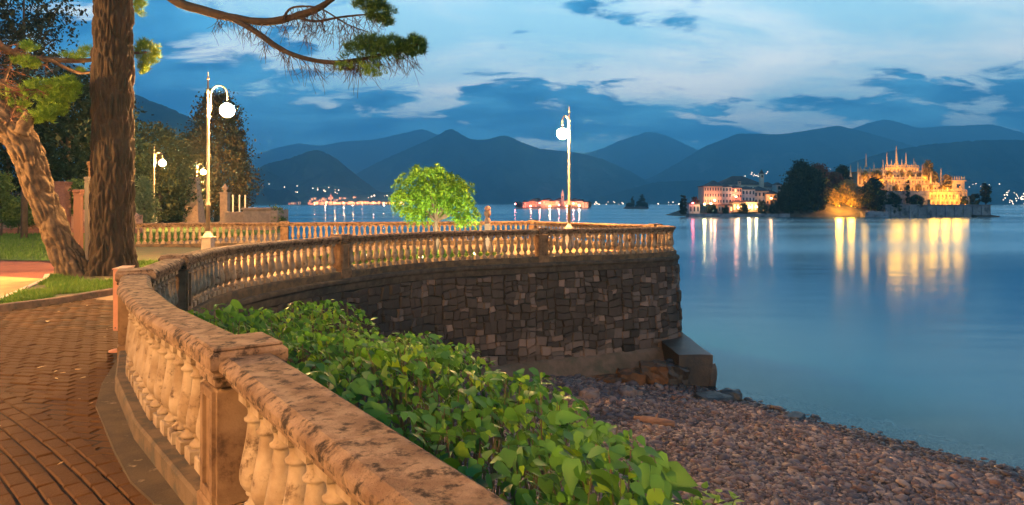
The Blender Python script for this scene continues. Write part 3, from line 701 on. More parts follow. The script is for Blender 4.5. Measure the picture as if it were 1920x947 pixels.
# ================================================================== street lamps
M_post = mat('lamp_post_paint', (0.20, 0.155, 0.105), (0.16, 0.125, 0.085), 6, 0.5, 0.0, spec=0.5)
M_ped = mat('lamp_pedestal_stone', (0.45, 0.36, 0.26), (0.36, 0.28, 0.2), 6, 0.85, 0.004, 50)
M_globe = mat('lamp_globe', (0.9, 0.85, 0.75), None, rough=0.3, emit=(1.0, 0.50, 0.15), estr=LAMP_L)
def make_lamp():
    t = thing('street_lamp', 'x', 'street lamp')
    b = MB(); b.box((0, 0, 0.10), (0.42, 0.42, 0.20), bev=0.015); b.box((0, 0, 0.48), (0.30, 0.30, 0.58), bev=0.012, top=0.86); b.box((0, 0, 0.79), (0.34, 0.34, 0.06), bev=0.012); b.lathe([(0.15, 0.82), (0.13, 0.86), (0.08, 0.92), (0.065, 0.98)], 14)
    b.build('pedestal', M_ped, t)
    p = MB(); p.lathe([(0.062, 0.96), (0.060, 1.7), (0.075, 1.71), (0.078, 1.76), (0.066, 1.78), (0.050, 1.84), (0.047, 3.2), (0.047, 4.3), (0.060, 4.31), (0.062, 4.36), (0.042, 4.40), (0.036, 5.05), (0.050, 5.07), (0.050, 5.11), (0.026, 5.14), (0.022, 5.42)], 14)
    p.build('post', M_post, t, True)
    f = MB(); f.lathe([(0.022, 5.42), (0.036, 5.44), (0.036, 5.48), (0.014, 5.51), (0.010, 5.62), (0.003, 5.70)], 10); f.build('finial', M_post, t, True)
    a = MB(); pts = [(0.05, 0, 4.42), (0.085, 0, 4.60), (0.085, 0, 4.95)]
    for k in range(0, 13):
        q = math.pi * (1 - k / 12); pts.append((0.325 + 0.24 * math.cos(q), 0, 5.02 + 0.24 * math.sin(q)))
    pts += [(0.565, 0, 4.90), (0.565, 0, 4.80)]
    a.tube(pts, 0.021, 10); a.lathe([(0.022, 4.80), (0.055, 4.775), (0.085, 4.74), (0.09, 4.70), (0.0, 4.70)], 14, (0.565, 0, 0))
    a.build('arm', M_post, t, True)
    g = MB(); n = 14; g.lathe([(max(0.205 * math.sin(math.pi * k / n), 0.002), -0.205 * math.cos(math.pi * k / n)) for k in range(n + 1)], 24, (0.565, 0, 4.53))
    g.build('globe', M_globe, t, True)
    return t
LAMPS = [((X(390, 20.1), 20.1, 0), 0.0, 'tall cream street lamp whose stone pedestal stands before the terrace balustrade by the trees'),
         ((X(1067, 27.3), 27.3, 0), R(238), 'cream street lamp standing alone at the lake end of the terrace'),
         ((X(289, 46.6), 46.6, 0), 0.0, 'cream street lamp beside the small pale bush in the garden'),
         ((X(369, 60.0), 60.0, 0), 0.0, 'cream street lamp farthest along the garden walk, near the tapering stone pier'),
         ((-7.7, -2.0, 0), R(200), 'cream street lamp on the sandy side of the brick path'),
         ((-0.9, -7.4, 0), R(60), 'cream street lamp on the brick path close to the near balustrade'),
         ((-15.8, 12.0, 0), R(60), 'cream street lamp on the sandy path near the leaning pine')]
lamp0 = make_lamp()
for i, (loc, rz, lab) in enumerate(LAMPS):
    o = lamp0 if i == 0 else copy_tree(lamp0)
    o.location = loc; o.rotation_euler = (0, 0, rz); tag(o, lab, 'street lamp', 'globe lamps of the promenade')

def floodlight(loc, power, label, color=(1.0, 0.62, 0.25), group=None, size=0.3, bulb=12.0, radius=0.3, lift=0.5, cat='floodlight', name='floodlight', spot=None):
    t = thing(name, label, cat, loc, group)
    b = MB(); b.box((0, 0, size * 0.15), (size * 0.7, size * 0.5, size * 0.3), bev=size * 0.04); b.box((0, 0, size * 0.34), (size * 0.14, size * 0.14, size * 0.14)); b.build('base', mat('floodlight_housing', (0.03, 0.03, 0.03), None, rough=0.5), t)
    g = MB(); g.lathe([(size * 0.06, size * 0.40), (size * 0.3, size * 0.46), (size * 0.36, size * 0.66), (size * 0.26, size * 0.86), (size * 0.05, size * 0.92)], 10)
    g.build('lens', mat('flood_lens_%d_%d_%d' % tuple(int(c * 100) for c in color), color, None, emit=color, estr=bulb), t, True)
    d = bpy.data.lights.new('flood_light', 'SPOT' if spot else 'POINT'); d.energy = power; d.color = color; d.shadow_soft_size = radius
    if spot: d.spot_size = spot; d.spot_blend = 0.6
    l = bpy.data.objects.new('light', d); COL.objects.link(l); l.parent = t; l.location = (0, 0, size + lift)
    return t, l

# ------------------------------------------------------------------ panel box at the balustrade corner, viewing telescope
M_panel = mat('salmon_panel', (0.36, 0.15, 0.08), (0.30, 0.125, 0.07), 8, 0.55, spec=0.4)
M_dark = mat('dark_metal', (0.035, 0.028, 0.024), None, rough=0.5, spec=0.5)
pb = thing('notice_panel', 'salmon metal panel case on a dark foot against the balustrade corner', 'panel', (-4.77, 8.36, 0), rz=R(15))
c = MB(); c.box((0, 0.06, 0.63), (0.13, 0.40, 0.74), bev=0.008); c.build('case', M_panel, pb)
c = MB(); c.box((0, 0.06, 1.007), (0.145, 0.42, 0.012)); c.build('lid', M_panel, pb)
c = MB(); c.box((0.02, 0.06, 0.13), (0.10, 0.30, 0.26), bev=0.006); c.build('foot', M_dark, pb)
c = MB(); c.lathe([(0.075, 0.012), (0.075, 0.03), (0.03, 0.045), (0.0, 0.046)], 14, (-0.02, -0.20, 0.012)); c.build('base_disc', M_panel, pb)
for yy in (-0.19, 0.31):
    c = MB(); c.box((-0.04 if yy < 0 else 0.04, -0.143, 0.30), (0.014, 0.01, 0.014)); c.build('bolt', M_dark, pb)
tl = thing('viewing_telescope', 'coin telescope on a pale stone post at the terrace balustrade', 'telescope', (X(914, 26), 26, 0))
c = MB(); c.box((0, 0, 0.11), (0.34, 0.34, 0.22), bev=0.02); c.box((0, 0, 0.62), (0.21, 0.21, 0.8), bev=0.012); c.build('post', M_ped, tl)
c = MB(); c.lathe([(0.10, 1.02), (0.12, 1.05), (0.12, 1.18), (0.09, 1.22), (0.08, 1.30), (0.13, 1.34), (0.13, 1.48), (0.10, 1.52)], 14); c.build('mount', mat('telescope_bronze', (0.16, 0.09, 0.06), None, rough=0.5), tl, True)
c = MB(); c.tube([(0.02, -0.24, 1.60), (0.02, -0.1, 1.60), (-0.02, 0.26, 1.60)], [0.075, 0.10, 0.105], 14); c.build('barrel', M_panel, tl, True)

# ================================================================== leafy shrub below the near balustrade
SHRUB = [(-4.15, 9.0), (-3.7, 10.0), (-2.9, 10.3), (-2.1, 9.7), (-1.35, 9.0), (-0.75, 8.35), (-0.2, 7.5), (0.2, 6.8), (0.5, 6.1), (0.62, 5.3), (0.80, 4.7), (0.95, 4.1), (1.05, 3.2), (1.3, 1.6), (0.85, 0.75)] + [(x + nx * 0.20, y + ny * 0.20) for x, y, nx, ny in NEAR.frames(4.2, NEAR.L, 0.5)]
def shrub_top(x, y):
    d = NEAR.dist(x, y)
    z = 0.66 - 0.06 * d - 0.02 * d * d
    z += 0.13 * np.sin(2.3 * x + 1.1 * y + 0.4) * np.sin(1.7 * y - 0.8 * x) + 0.07 * np.sin(5.1 * x - 2.2 * y)
    z += np.where(y > 7.0, -0.10 * (y - 7.0), 0) + np.where((y > 8.3) & (x > -3.4) & (x < -1.6), 0.18 * np.sin((x + 3.4) / 1.8 * np.pi), 0)
    return z
LEAF_V, LEAF_F = [], []
def leaf_shape(L=1.0, W=0.78, fold=0.22, droop=0.35):
    """heart-shaped pointed leaf, folded along the midrib, tip bent down; base at origin, along +y"""
    ys = [0.0, 0.10, 0.32, 0.58, 0.82, 1.0]; ws = [0.10, 0.34, 0.47, 0.33, 0.13, 0.0]
    vs = []
    for yy, ww in zip(ys, ws):
        zc = -droop * yy * yy; yo = -0.07 if yy == 0.10 else 0
        vs.append((0, yy * L, zc))
        if ww > 0:
            for s in (-1, 1): vs.append((s * ww * W, yy * L + yo, zc + fold * ww * W - 0.30 * (ww * W) ** 2))
    fs = []; ix = lambda k: 3 * k
    for k in range(4):
        a, b = ix(k), ix(k + 1)
        fs += [(a, b, b + 1), (a, b + 1, a + 1), (a, a + 2, b + 2), (a, b + 2, b)]
    a = ix(4); fs += [(a, 15, a + 1), (a, a + 2, 15)]
    return np.array(vs), np.array(fs)
def shrub():
    t = thing('leafy_shrub', 'dense low shrub with large heart-shaped green leaves below the near balustrade', 'shrub')
    M_leaf = mat('shrub_leaf', (0.050, 0.135, 0.018), None, rough=0.5, spec=0.14, trans=0.3, coord='P',
                 vary=[(0.012, 0.046, 0.005), (0.036, 0.115, 0.008), (0.090, 0.21, 0.012), (0.055, 0.145, 0.028), (0.22, 0.34, 0.014), (0.016, 0.06, 0.007)])
    M_stem = mat('shrub_stem', (0.10, 0.06, 0.035), (0.07, 0.08, 0.02), 8, 0.8)
    n = 23000
    x = rng.uniform(-4.4, 2.0, n); y = rng.uniform(0.6, 10.4, n)
    E = Path(SHRUB + [SHRUB[0]]); dE = E.dist(x, y)
    k = inside(SHRUB, x, y); x, y, dE = x[k], y[k], dE[k]; n = len(x)
    zt = shrub_top(x, y); side = np.clip(1 - dE / 0.5, 0, 1)
    layer = rng.uniform(0, 1, n) ** 1.5
    z = zt - layer * (0.40 + 1.0 * side * (NEAR.dist(x, y) > 0.6)) - 0.30 * side ** 2 * (NEAR.dist(x, y) > 0.6)
    z = np.maximum(z, beach_z(x, y) + 0.08)
    gap = noise_grid(x * 1.6, y * 1.6, 3.0)
    k = (gap > -0.12) | (rng.uniform(0, 1, n) < 0.40); x, y, z, layer, dE = x[k], y[k], z[k], layer[k], dE[k]; n = len(x)
    # leaves hang outwards from the stems: tips point roughly down-slope with scatter
    az = rng.normal(0, 1.1, n) + math.atan2(-0.35, 0.9); tilt = rng.normal(-0.45, 0.45, n); roll = rng.normal(0, 0.5, n)
    yv = np.stack([np.cos(az) * np.cos(tilt), np.sin(az) * np.cos(tilt), np.sin(tilt)], 1)
    up = np.tile(np.array([0, 0, 1.0]), (n, 1)); xv = np.cross(yv, up); xv /= np.linalg.norm(xv, axis=1, keepdims=True); zv = np.cross(xv, yv)
    c, s = np.cos(roll)[:, None], np.sin(roll)[:, None]; x2 = xv * c + zv * s; z2 = zv * c - xv * s
    rot = np.stack([x2, yv, z2], 2); scl = 0.074 * np.exp(rng.normal(0, 0.34, n)) * np.where(y > 7, 0.90, 1.0)
    pos = np.stack([x, y, z], 1)
    variants = [leaf_shape(1, 0.80, 0.24, 0.30), leaf_shape(1.05, 0.72, 0.36, 0.45), leaf_shape(0.95, 0.86, 0.15, 0.20)]
    vi = rng.integers(0, 3, n)
    # largest in the picture become single leaf parts
    dist = np.linalg.norm(pos - np.array([0, 0, EYE]), axis=1); u = HU + x / y * F; v = HV + (EYE - z) / y * F
    vis = (u > 380) & (u < 1400) & (v < 940) & (layer < 0.10) & (v - 381 > 0) & (NEAR.dist(x, y) > 0.12)
    vis &= (u > 515 + (v - 700) * 1.9)
    order = np.argsort(np.where(vis, -scl / dist, 1)); top = set(order[:300].tolist())
    meshes = []
    for vv, ff in variants:
        me = bpy.data.meshes.new('leaf'); me.from_pydata([tuple(q) for q in vv], [], [tuple(int(i) for i in q) for q in ff]); me.shade_smooth(); me.materials.append(M_leaf1 := M_leaf); meshes.append(me)
    for i in order[:300]:
        M4 = Matrix([[*(rot[i][r] * scl[i]), pos[i][r]] for r in range(3)] + [[0, 0, 0, 1]])
        o = link('leaf', meshes[vi[i]], t); o.matrix_local = M4
    VV, FF, off = [], [], 0
    for q in range(3):
        k = np.array([i for i in range(n) if vi[i] == q and i not in top])
        V, Fc = scatter(variants[q][0], variants[q][1], pos[k], rot[k], scl[k]); VV.append(V); FF.append(Fc + off); off += len(V)
    # sprays of young leaves standing up out of the mass
    tag(np_mesh('foliage', np.vstack(VV), np.vstack(FF), M_leaf, True, t), kind='stuff')
    sm = MB()
    for i in range(0, n, 9):
        b = Vector((x[i] - 0.1 * rng.normal(), y[i] - 0.1 * rng.normal(), max(float(beach_z(np.array(x[i]), np.array(y[i]))), z[i] - 0.9)))
        e = Vector(pos[i]); m_ = (b + e) / 2 + Vector((rng.normal() * 0.05, rng.normal() * 0.05, 0.05)); sm.tube([b, m_, e], [0.007, 0.005, 0.003], 4, False)
    tag(sm.build('stems', M_stem, t), kind='stuff')
    # young shoots with pale leaves: tip sprays
    M_young = mat('young_leaf', (0.16, 0.28, 0.02), None, rough=0.45, trans=0.4, vary=[(0.14, 0.26, 0.02), (0.22, 0.33, 0.03), (0.10, 0.22, 0.02)])
    VV, FF, off = [], [], 0; sh = MB()
    for (u, v, dep, hgt) in ((590, 580, 9.6, .45), (620, 590, 9.5, .35), (665, 590, 9.3, .30), (560, 590, 9.2, .25), (735, 625, 8.8, .25), (770, 640, 8.4, .2), (830, 655, 8.0, .2), (860, 665, 7.8, .2), (930, 695, 7.2, .2), (985, 715, 6.9, .2),
                             (1030, 760, 6.1, .22), (1075, 770, 6.0, .2), (1110, 800, 5.6, .2), (1135, 840, 5.2, .2), (1320, 915, 4.6, .22), (1345, 922, 4.6, .2), (1380, 930, 4.6, .18), (1300, 935, 4.5, .2), (1240, 905, 4.7, .2), (1190, 890, 4.9, .2), (1160, 865, 5.1, .2), (1255, 935, 4.6, .2), (1220, 925, 4.7, .2), (1280, 940, 4.6, .2),
                             (640, 580, 9.7, .4), (900, 680, 7.6, .2), (700, 610, 8.9, .25), (450, 605, 8.9, .25), (500, 600, 9.1, .25)):
        p = PX(u, v, dep); b = p - Vector((0.05, -0.05, hgt)); sh.tube([b - Vector((0.05, 0, 0.5)), b, p], [0.006, 0.005, 0.002], 5)
        for k in range(9):
            f_ = k / 8; q = b.lerp(p, f_); a_ = k * 2.4 + u; tl_ = rng.normal(-0.1 + 0.5 * f_, 0.25)
            yv_ = np.array([math.cos(a_) * math.cos(tl_), math.sin(a_) * math.cos(tl_), math.sin(tl_)]); xv_ = np.cross(yv_, [0, 0, 1.0]); xv_ /= np.linalg.norm(xv_); zv_ = np.cross(xv_, yv_)
            V, Fc = scatter(variants[k % 3][0], variants[k % 3][1], np.array([q[:]]), np.stack([xv_, yv_, zv_], 1)[None], np.array([0.105 * (1.05 - 0.45 * f_)]))
            VV.append(V); FF.append(Fc + off); off += len(V)
    tag(np_mesh('young_leaves', np.vstack(VV), np.vstack(FF), M_young, True, t), kind='stuff'); tag(sh.build('shoots', M_stem, t), kind='stuff')
def noise_grid(x, y, s):
    return np.array([noise.noise(Vector((a, b, s))) for a, b in zip(x, y)])
shrub()

# ------------------------------------------------------------------ fallen leaves and needles on the path
lv, lf = leaf_shape(1, 0.5, 0.1, 0.1); n = 60
lx = rng.uniform(-7.5, -1.8, n); ly = rng.uniform(3.6, 12, n); kk = inside(path_poly, lx, ly) & (NEAR.dist(lx, ly) > 0.3); lx, ly = lx[kk], ly[kk]; n = len(lx)
V, Fc = scatter(lv, lf, np.stack([lx, ly, np.full(n, 0.035)], 1), rand_rot(n, tilt=0.3), 0.05 * np.exp(rng.normal(0, 0.35, n)))
tag(np_mesh('leaf_litter', V, Fc, mat('dry_leaf', (0.3, 0.2, 0.08), None, rough=0.8, vary=[(0.34, 0.24, 0.10), (0.18, 0.09, 0.035), (0.42, 0.34, 0.18), (0.10, 0.06, 0.03)])), 'small dry leaves scattered on the brick path', 'leaves', kind='stuff')

# ================================================================== trees of the promenade
def bark_mesh(name, pts, radii, n, step, plate, depth, m, parent, seed=0.0, flare=None):
    P = catmull(pts, 8); rr = np.interp(np.linspace(0, len(radii) - 1, len(P)), range(len(radii)), radii)
    d = [0.0]
    for a, b in zip(P[:-1], P[1:]): d.append(d[-1] + (b - a).length)
    qs = np.arange(0, d[-1], step); V = []
    px = [np.interp(qs, d, [p[i] for p in P]) for i in range(3)]; R_ = np.interp(qs, d, rr)
    ref = Vector((0.3, -1, 0.05)).normalized()
    for k in range(len(qs)):
        p = Vector((px[0][k], px[1][k], px[2][k])); k2 = min(k + 1, len(qs) - 1); k0 = max(k - 1, 0)
        t = Vector((px[0][k2] - px[0][k0], px[1][k2] - px[1][k0], px[2][k2] - px[2][k0])).normalized()
        a = t.cross(ref).normalized(); b = t.cross(a)
        for i in range(n):
            th = 2 * math.pi * i / n; c, s = math.cos(th), math.sin(th); r = R_[k]
            q = Vector((c * r / plate[0] + seed, s * r / plate[0], qs[k] / plate[1]))
            q = q + noise.noise_vector(q * 0.8) * 0.38
            dd, _ = noise.voronoi(q)
            f = min((dd[1] - dd[0]) * 1.7, 1.0)
            h = depth * (f ** 0.6 - 0.6) + 0.012 * noise.fractal(q * 3.0, 0.8, 2.0, 3) + 0.07 * r * noise.noise(Vector((c * 1.5, s * 1.5, qs[k] * 0.6 + seed)))
            if flare: h += flare * math.exp(-qs[k] * 2.2) * (0.75 + 0.5 * math.sin(th * 5 + 1.0))
            V.append(p + (a * c + b * s) * (r + h))
    m_ = len(qs); ix = np.arange(m_ * n).reshape(m_, n)
    Fq = np.stack([ix[:-1], np.roll(ix[:-1], -1, 1), np.roll(ix[1:], -1, 1), ix[1:]], -1).reshape(-1, 4)[:, ::-1]
    return np_mesh(name, np.array([v[:] for v in V]), Fq, m, True, parent)
M_bark = mat('pine_bark', (0.016, 0.010, 0.006), (0.038, 0.024, 0.014), 5, 0.92, 0.012, 35, stain=(0.035, 0.022, 0.014), sscale=6, sthr=(0.5, 0.7), coord='P', stretch=(1, 1, 0.4))
M_bark2 = mat('lit_pine_bark', (0.13, 0.085, 0.048), (0.06, 0.039, 0.023), 6, 0.92, 0.012, 35, stain=(0.06, 0.035, 0.022), sscale=5, sthr=(0.54, 0.72), coord='P')  # lamplight on the leaning trunk is put into this paler bark colour
M_twig = mat('twig', (0.055, 0.032, 0.022), None, rough=0.9)
M_needle = mat('pine_needles', (0.05, 0.09, 0.02), None, rough=0.6, trans=0.25, vary=[(0.024, 0.070, 0.014), (0.042, 0.11, 0.016), (0.065, 0.145, 0.018), (0.034, 0.09, 0.016)])
M_needle2 = mat('pine_needles_yellow_green', (0.14, 0.24, 0.02), None, rough=0.6, trans=0.35, vary=[(0.08, 0.18, 0.015), (0.16, 0.28, 0.02), (0.23, 0.34, 0.025), (0.11, 0.22, 0.018)])  # brighter and more yellow-green than the other needles
def needle_tufts(name, centers, parent, m, per=26, L=0.15, wid=0.011, up=0.55):
    C = np.array(centers); n = len(C) * per; pos = np.repeat(C, per, 0) + rng.normal(0, 0.018, (n, 3))
    bv = [(-wid / L, 0, 0), (wid / L, 0, 0), (0, 0, 1)]; bf = [(0, 1, 2)]
    rot = rand_rot(n, tilt=math.pi * up)
    V, Fc = scatter(bv, bf, pos, rot, L * rng.uniform(0.6, 1.15, n))
    return np_mesh(name, V, Fc, m, False, parent)
def blob(u, v, ru, rv, dep, n, rd=None):
    """n points in an ellipsoid given by its picture size at a distance"""
    c = PX(u, v, dep); k = dep / F; p = rng.normal(0, 1, (n, 3)); p /= np.linalg.norm(p, axis=1, keepdims=True); p *= rng.uniform(0.25, 1, (n, 1)) ** 0.5
    return np.array(c[:]) + p * np.array([ru * k, (rd or ru) * k, rv * k])
def pxs(lst, dep, dep2=None):
    n = len(lst); d2 = dep if dep2 is None else dep2
    return [PX(u, v, dep + (d2 - dep) * i / max(1, n - 1)) for i, (u, v) in enumerate(lst)]
def limb(name, pts, r0, r1, parent, m, n=9):
    P = catmull(pts, 5); return MB().tube(P, list(np.linspace(r0, r1, len(P)) * (1 + 0.06 * rng.normal(0, 1, len(P)))), n).build(name, m, parent, True)
def twigs(name, roots, parent, lmin, lmax, droop=1.0, fork=2, rad=0.008):
    mb = MB()
    for (p, dirx) in roots:
        L = rng.uniform(lmin, lmax); a = Vector((dirx * rng.uniform(0.2, 0.8), rng.normal() * 0.5, -droop * rng.uniform(0.5, 1.0))).normalized()
        p1 = p + a * L * 0.5 + Vector((rng.normal(), rng.normal(), rng.normal())) * 0.05 * L; p2 = p1 + (a + Vector((rng.normal() * .35, rng.normal() * .35, -0.2))).normalized() * L * 0.5
        mb.tube([p, p1, p2], [rad, rad * 0.7, rad * 0.35], 4, False)
        for k in range(fork):
            s = p.lerp(p1, rng.uniform(0.3, 1)); e = s + (a + Vector((rng.normal() * .8, rng.normal() * .6, rng.normal() * .4))).normalized() * L * rng.uniform(0.25, 0.5)
            mb.tube([s, (s + e) / 2 + Vector((0, 0, -0.02)), e], [rad * 0.6, rad * 0.5, rad * 0.3], 4, False)
    return tag(mb.build(name, M_twig, parent), kind='stuff')

# ---- tall upright pine
pine = thing('pine_tree', 'tall straight pine with thick furrowed dark trunk on the verge', 'tree', (0, 0, 0))
bark_mesh('trunk', [(-9.72, 16.6, 0.0), (-9.72, 16.6, 1.4), (-9.70, 16.6, 3.0), (-9.73, 16.62, 4.7), (-9.70, 16.6, 6.7), (-9.66, 16.6, 9.5), (-9.5, 16.7, 14.5)], [0.46, 0.455, 0.455, 0.44, 0.42, 0.39, 0.25], 170, 0.032, (0.095, 0.48), 0.085, M_bark, pine, 1.0, 0.16)
main = [Vector((-9.5, 16.4, 8.2)), Vector((-8.9, 16.0, 7.5))] + pxs([(322, -3), (380, 19), (430, 32), (500, 41), (560, 29), (600, 14), (628, -8), (660, -40)], 15.6, 14.6)
limb('branch', main, 0.125, 0.055, pine, M_bark)
sub = pxs([(432, 31), (480, 60), (520, 88), (560, 106), (620, 117), (680, 110), (740, 96), (786, 82)], 15.3, 14.2)
limb('branch', sub, 0.075, 0.022, pine, M_bark)
sub2 = pxs([(555, 31), (590, 40), (640, 32), (690, 27), (735, 26)], 15.0, 14.6); limb('branch', sub2, 0.035, 0.012, pine, M_bark)
sub3 = pxs([(530, 36), (545, 16), (575, 12), (605, 18), (650, 45), (690, 60)], 15.0, 14.6); limb('branch', sub3, 0.030, 0.010, pine, M_bark)
rt = []
for line, n, dx in ((sub, 70, 0.2), (main[3:8], 44, -0.1), (sub2, 26, 0.3), (sub3, 30, 0.3)):
    c = catmull(line, 10)
    for k in range(n): rt.append((c[rng.integers(3, len(c) - 1)], dx + rng.normal() * 0.7))
twigs('twigs', rt, pine, 0.25, 0.85, 1.0, 3)
tw2 = [(PX(rng.uniform(560, 660), rng.uniform(30, 75), 14.8), rng.normal() * 0.6) for _ in range(44)]; twigs('twigs', tw2, pine, 0.2, 0.55, 1.0, 3, 0.006)
tw3 = [(PX(rng.uniform(600, 780), rng.uniform(105, 125), 14.4), 0.5 + rng.normal() * 0.6) for _ in range(60)]; twigs('twigs', tw3, pine, 0.2, 0.5, 0.6, 3, 0.006)
cs = np.vstack([blob(776, 88, 23, 20, 14.2, 120), blob(735, 88, 30, 19, 14.3, 130), blob(692, 86, 28, 20, 14.4, 110), blob(660, 90, 14, 12, 14.5, 22), blob(700, 112, 60, 8, 14.4, 40), blob(714, 26, 28, 20, 14.6, 100), blob(690, 4, 34, 14, 14.6, 80), blob(728, 40, 10, 10, 14.6, 14)])
tag(needle_tufts('needles', cs, pine, M_needle, 26, 0.15, 0.008), kind='stuff')
cs = np.vstack([blob(655, 126, 34, 7, 14.5, 40), blob(700, 138, 25, 6, 14.4, 18), blob(700, 128, 22, 6, 14.3, 20)])
tag(needle_tufts('yellow_green_needles', cs, pine, M_needle2, 22, 0.12, 0.007), kind='stuff')
cr = np.vstack([np.array([-9.5 + 3.2 * math.cos(a), 16.7 + 3.2 * math.sin(a), 14.0]) + rng.normal(0, 0.8, (60, 3)) for a in np.linspace(0, 6.28, 10)[:-1]]); tag(needle_tufts('crown', cr, pine, M_needle, 22, 0.34, 0.02), kind='stuff')
for a in np.linspace(0, 6.28, 10)[:-1]: limb('branch', [Vector((-9.55, 16.7, 12.2)), Vector((-9.5 + 1.6 * math.cos(a), 16.7 + 1.6 * math.sin(a), 13.2)), Vector((-9.5 + 3.3 * math.cos(a), 16.7 + 3.3 * math.sin(a), 14.0))], 0.09, 0.03, pine, M_bark, 6)

# ---- leaning pine
lean = thing('pine_tree', 'leaning pine with pale plated bark, painted as if lamplit, bending away from the tall trunk', 'tree')
lp = pxs([(143, 530), (120, 470), (93, 405), (70, 345), (54, 292), (28, 245), (-8, 208), (-60, 172), (-130, 120)], 16.4, 15.2)
lp[0].z = -0.02
bark_mesh('trunk', lp, [0.33, 0.305, 0.295, 0.30, 0.32, 0.345, 0.345, 0.31, 0.27], 130, 0.034, (0.15, 0.42), 0.08, M_bark2, lean, 5.0, 0.10)
limb('stub', pxs([(40, 250), (52, 222), (56, 212)], 15.5), 0.16, 0.10, lean, M_bark2, 12)
b1 = pxs([(-90, 130), (-30, 70), (5, 88), (40, 105), (100, 112), (150, 114), (190, 110), (250, 100), (275, 98)], 15.2, 17.6); limb('branch', b1, 0.10, 0.03, lean, M_bark2)
b2 = pxs([(92, 111), (120, 126), (145, 136), (165, 136), (190, 128), (240, 112)], 16.2, 17.6); limb('branch', b2, 0.05, 0.02, lean, M_bark2)
b3 = pxs([(-60, 120), (-10, 150), (30, 165), (70, 168), (105, 160)], 15.2, 15.8); limb('branch', b3, 0.05, 0.014, lean, M_bark2)
b4 = pxs([(-40, 200), (0, 165), (20, 120), (35, 80)], 15.4, 16.2); limb('branch', b4, 0.045, 0.014, lean, M_bark2)
b5 = pxs([(10, 235), (28, 205), (26, 180), (5, 150)], 15.3, 15.8); limb('branch', b5, 0.04, 0.012, lean, M_bark2)
rt = []
for line, n in ((b3, 46), (b4, 36), (b5, 36), (b1[1:5], 22)):
    c = catmull(line, 8)
    for k in range(n): rt.append((c[rng.integers(2, len(c) - 1)], rng.normal() * 1.0))
o = twigs('twigs', rt, lean, 0.25, 0.8, 0.2, 3, 0.008); o.data.materials[0] = mat('red_twig', (0.17, 0.075, 0.04), None, rough=0.9)
cs = np.vstack([blob(80, 165, 28, 14, 15.8, 90), blob(125, 168, 24, 26, 15.8, 130), blob(100, 200, 26, 22, 15.8, 110), blob(75, 222, 26, 12, 15.6, 60), blob(50, 118, 26, 10, 16, 50), blob(55, 88, 16, 10, 16.2, 30), blob(30, 185, 34, 26, 15.6, 60)])
tag(needle_tufts('needles', cs, lean, M_needle2, 30, 0.14, 0.008), kind='stuff')
cs = np.vstack([blob(276, 100, 22, 26, 17.6, 130), blob(268, 125, 10, 16, 17.6, 40), blob(135, 106, 26, 6, 16.6, 30), blob(165, 100, 18, 10, 16.9, 26), blob(262, 14, 10, 20, 17.6, 40), blob(150, 132, 10, 4, 16.9, 10)])
tag(needle_tufts('yellow_green_needles', cs, lean, M_needle2, 26, 0.14, 0.008), kind='stuff')

# ------------------------------------------------------------------ broad-leaved and dark background trees
def crown(name, parent, m, c, prof, n_clump, n_leaf, leaf, clump=0.5, shell=0.55, hang=0.0, yflat=1.0, smooth=False):
    """prof: (height, radius) pairs; leaf clumps crowd the outer shell, gaps between them stay open"""
    zs = np.array([p[0] for p in prof]); rs = np.array([p[1] for p in prof])
    zz = rng.uniform(zs[0], zs[-1], n_clump * 4); rr = np.interp(zz, zs, rs); k = rng.uniform(0, rs.max(), len(zz)) < rr; zz, rr = zz[k][:n_clump], rr[k][:n_clump]; n = len(zz)
    a = rng.uniform(0, 2 * np.pi, n); rad = rr * (shell + (1 - shell) * rng.uniform(0, 1, n)) * rng.uniform(0.86, 1.08, n)
    cc = np.stack([c[0] + rad * np.cos(a), c[1] + rad * np.sin(a) * yflat, c[2] + zz], 1)
    N = n * n_leaf; sz = np.repeat(rng.uniform(0.55, 1.3, n) * clump, n_leaf)
    p = rng.normal(0, 1, (N, 3)) * sz[:, None] * np.array([1, 1, 0.62]); 
    if hang: p[:, 2] -= np.abs(rng.normal(0, hang, N))
    pos = np.repeat(cc, n_leaf, 0) + p
    bv = [(0, -0.5, 0), (0.30, 0, 0.06), (0, 0.5, -0.04), (-0.30, 0, 0.06)]; bf = [(0, 1, 2, 3)]
    V, Fc = scatter(bv, bf, pos, rand_rot(N, tilt=1.3), leaf * np.exp(rng.normal(0, 0.25, N)))
    return tag(np_mesh(name, V, Fc, m, smooth, parent), kind='stuff')
def tree(label, u, dep, prof, m, n_clump=160, n_leaf=40, leaf=0.22, clump=0.5, trunk=0.2, name='tree', shell=0.5, hang=0.0, z0=0.0, cat='tree', group=None, height=None):
    t = thing(name, label, cat, (X(u, dep), dep, z0), group)
    h = prof[-1][0]
    MB().tube([(0, 0, -0.1), (0.05, 0, h * 0.3), (-0.05, 0.05, h * 0.6), (0, 0, h * 0.9)], [trunk, trunk * 0.8, trunk * 0.5, trunk * 0.15], 8).build('trunk', mat('dark_bark', (0.05, 0.035, 0.025), (0.08, 0.055, 0.04), 5, 0.95), t, True)
    for k in range(5):
        a = k * 2.4; q = h * (0.35 + 0.1 * k); r = np.interp(q, [p[0] for p in prof], [p[1] for p in prof]) * 0.7
        MB().tube([(0, 0, q - 0.1 * h), (r * 0.5 * math.cos(a), r * 0.5 * math.sin(a), q), (r * math.cos(a), r * math.sin(a), q + 0.05 * h)], [trunk * 0.4, trunk * 0.25, trunk * 0.1], 6).build('limb', MATS['dark_bark'], t, True)
    crown('crown', t, m, (0, 0, 0), prof, n_clump, n_leaf, leaf, clump, shell, hang)
    return t
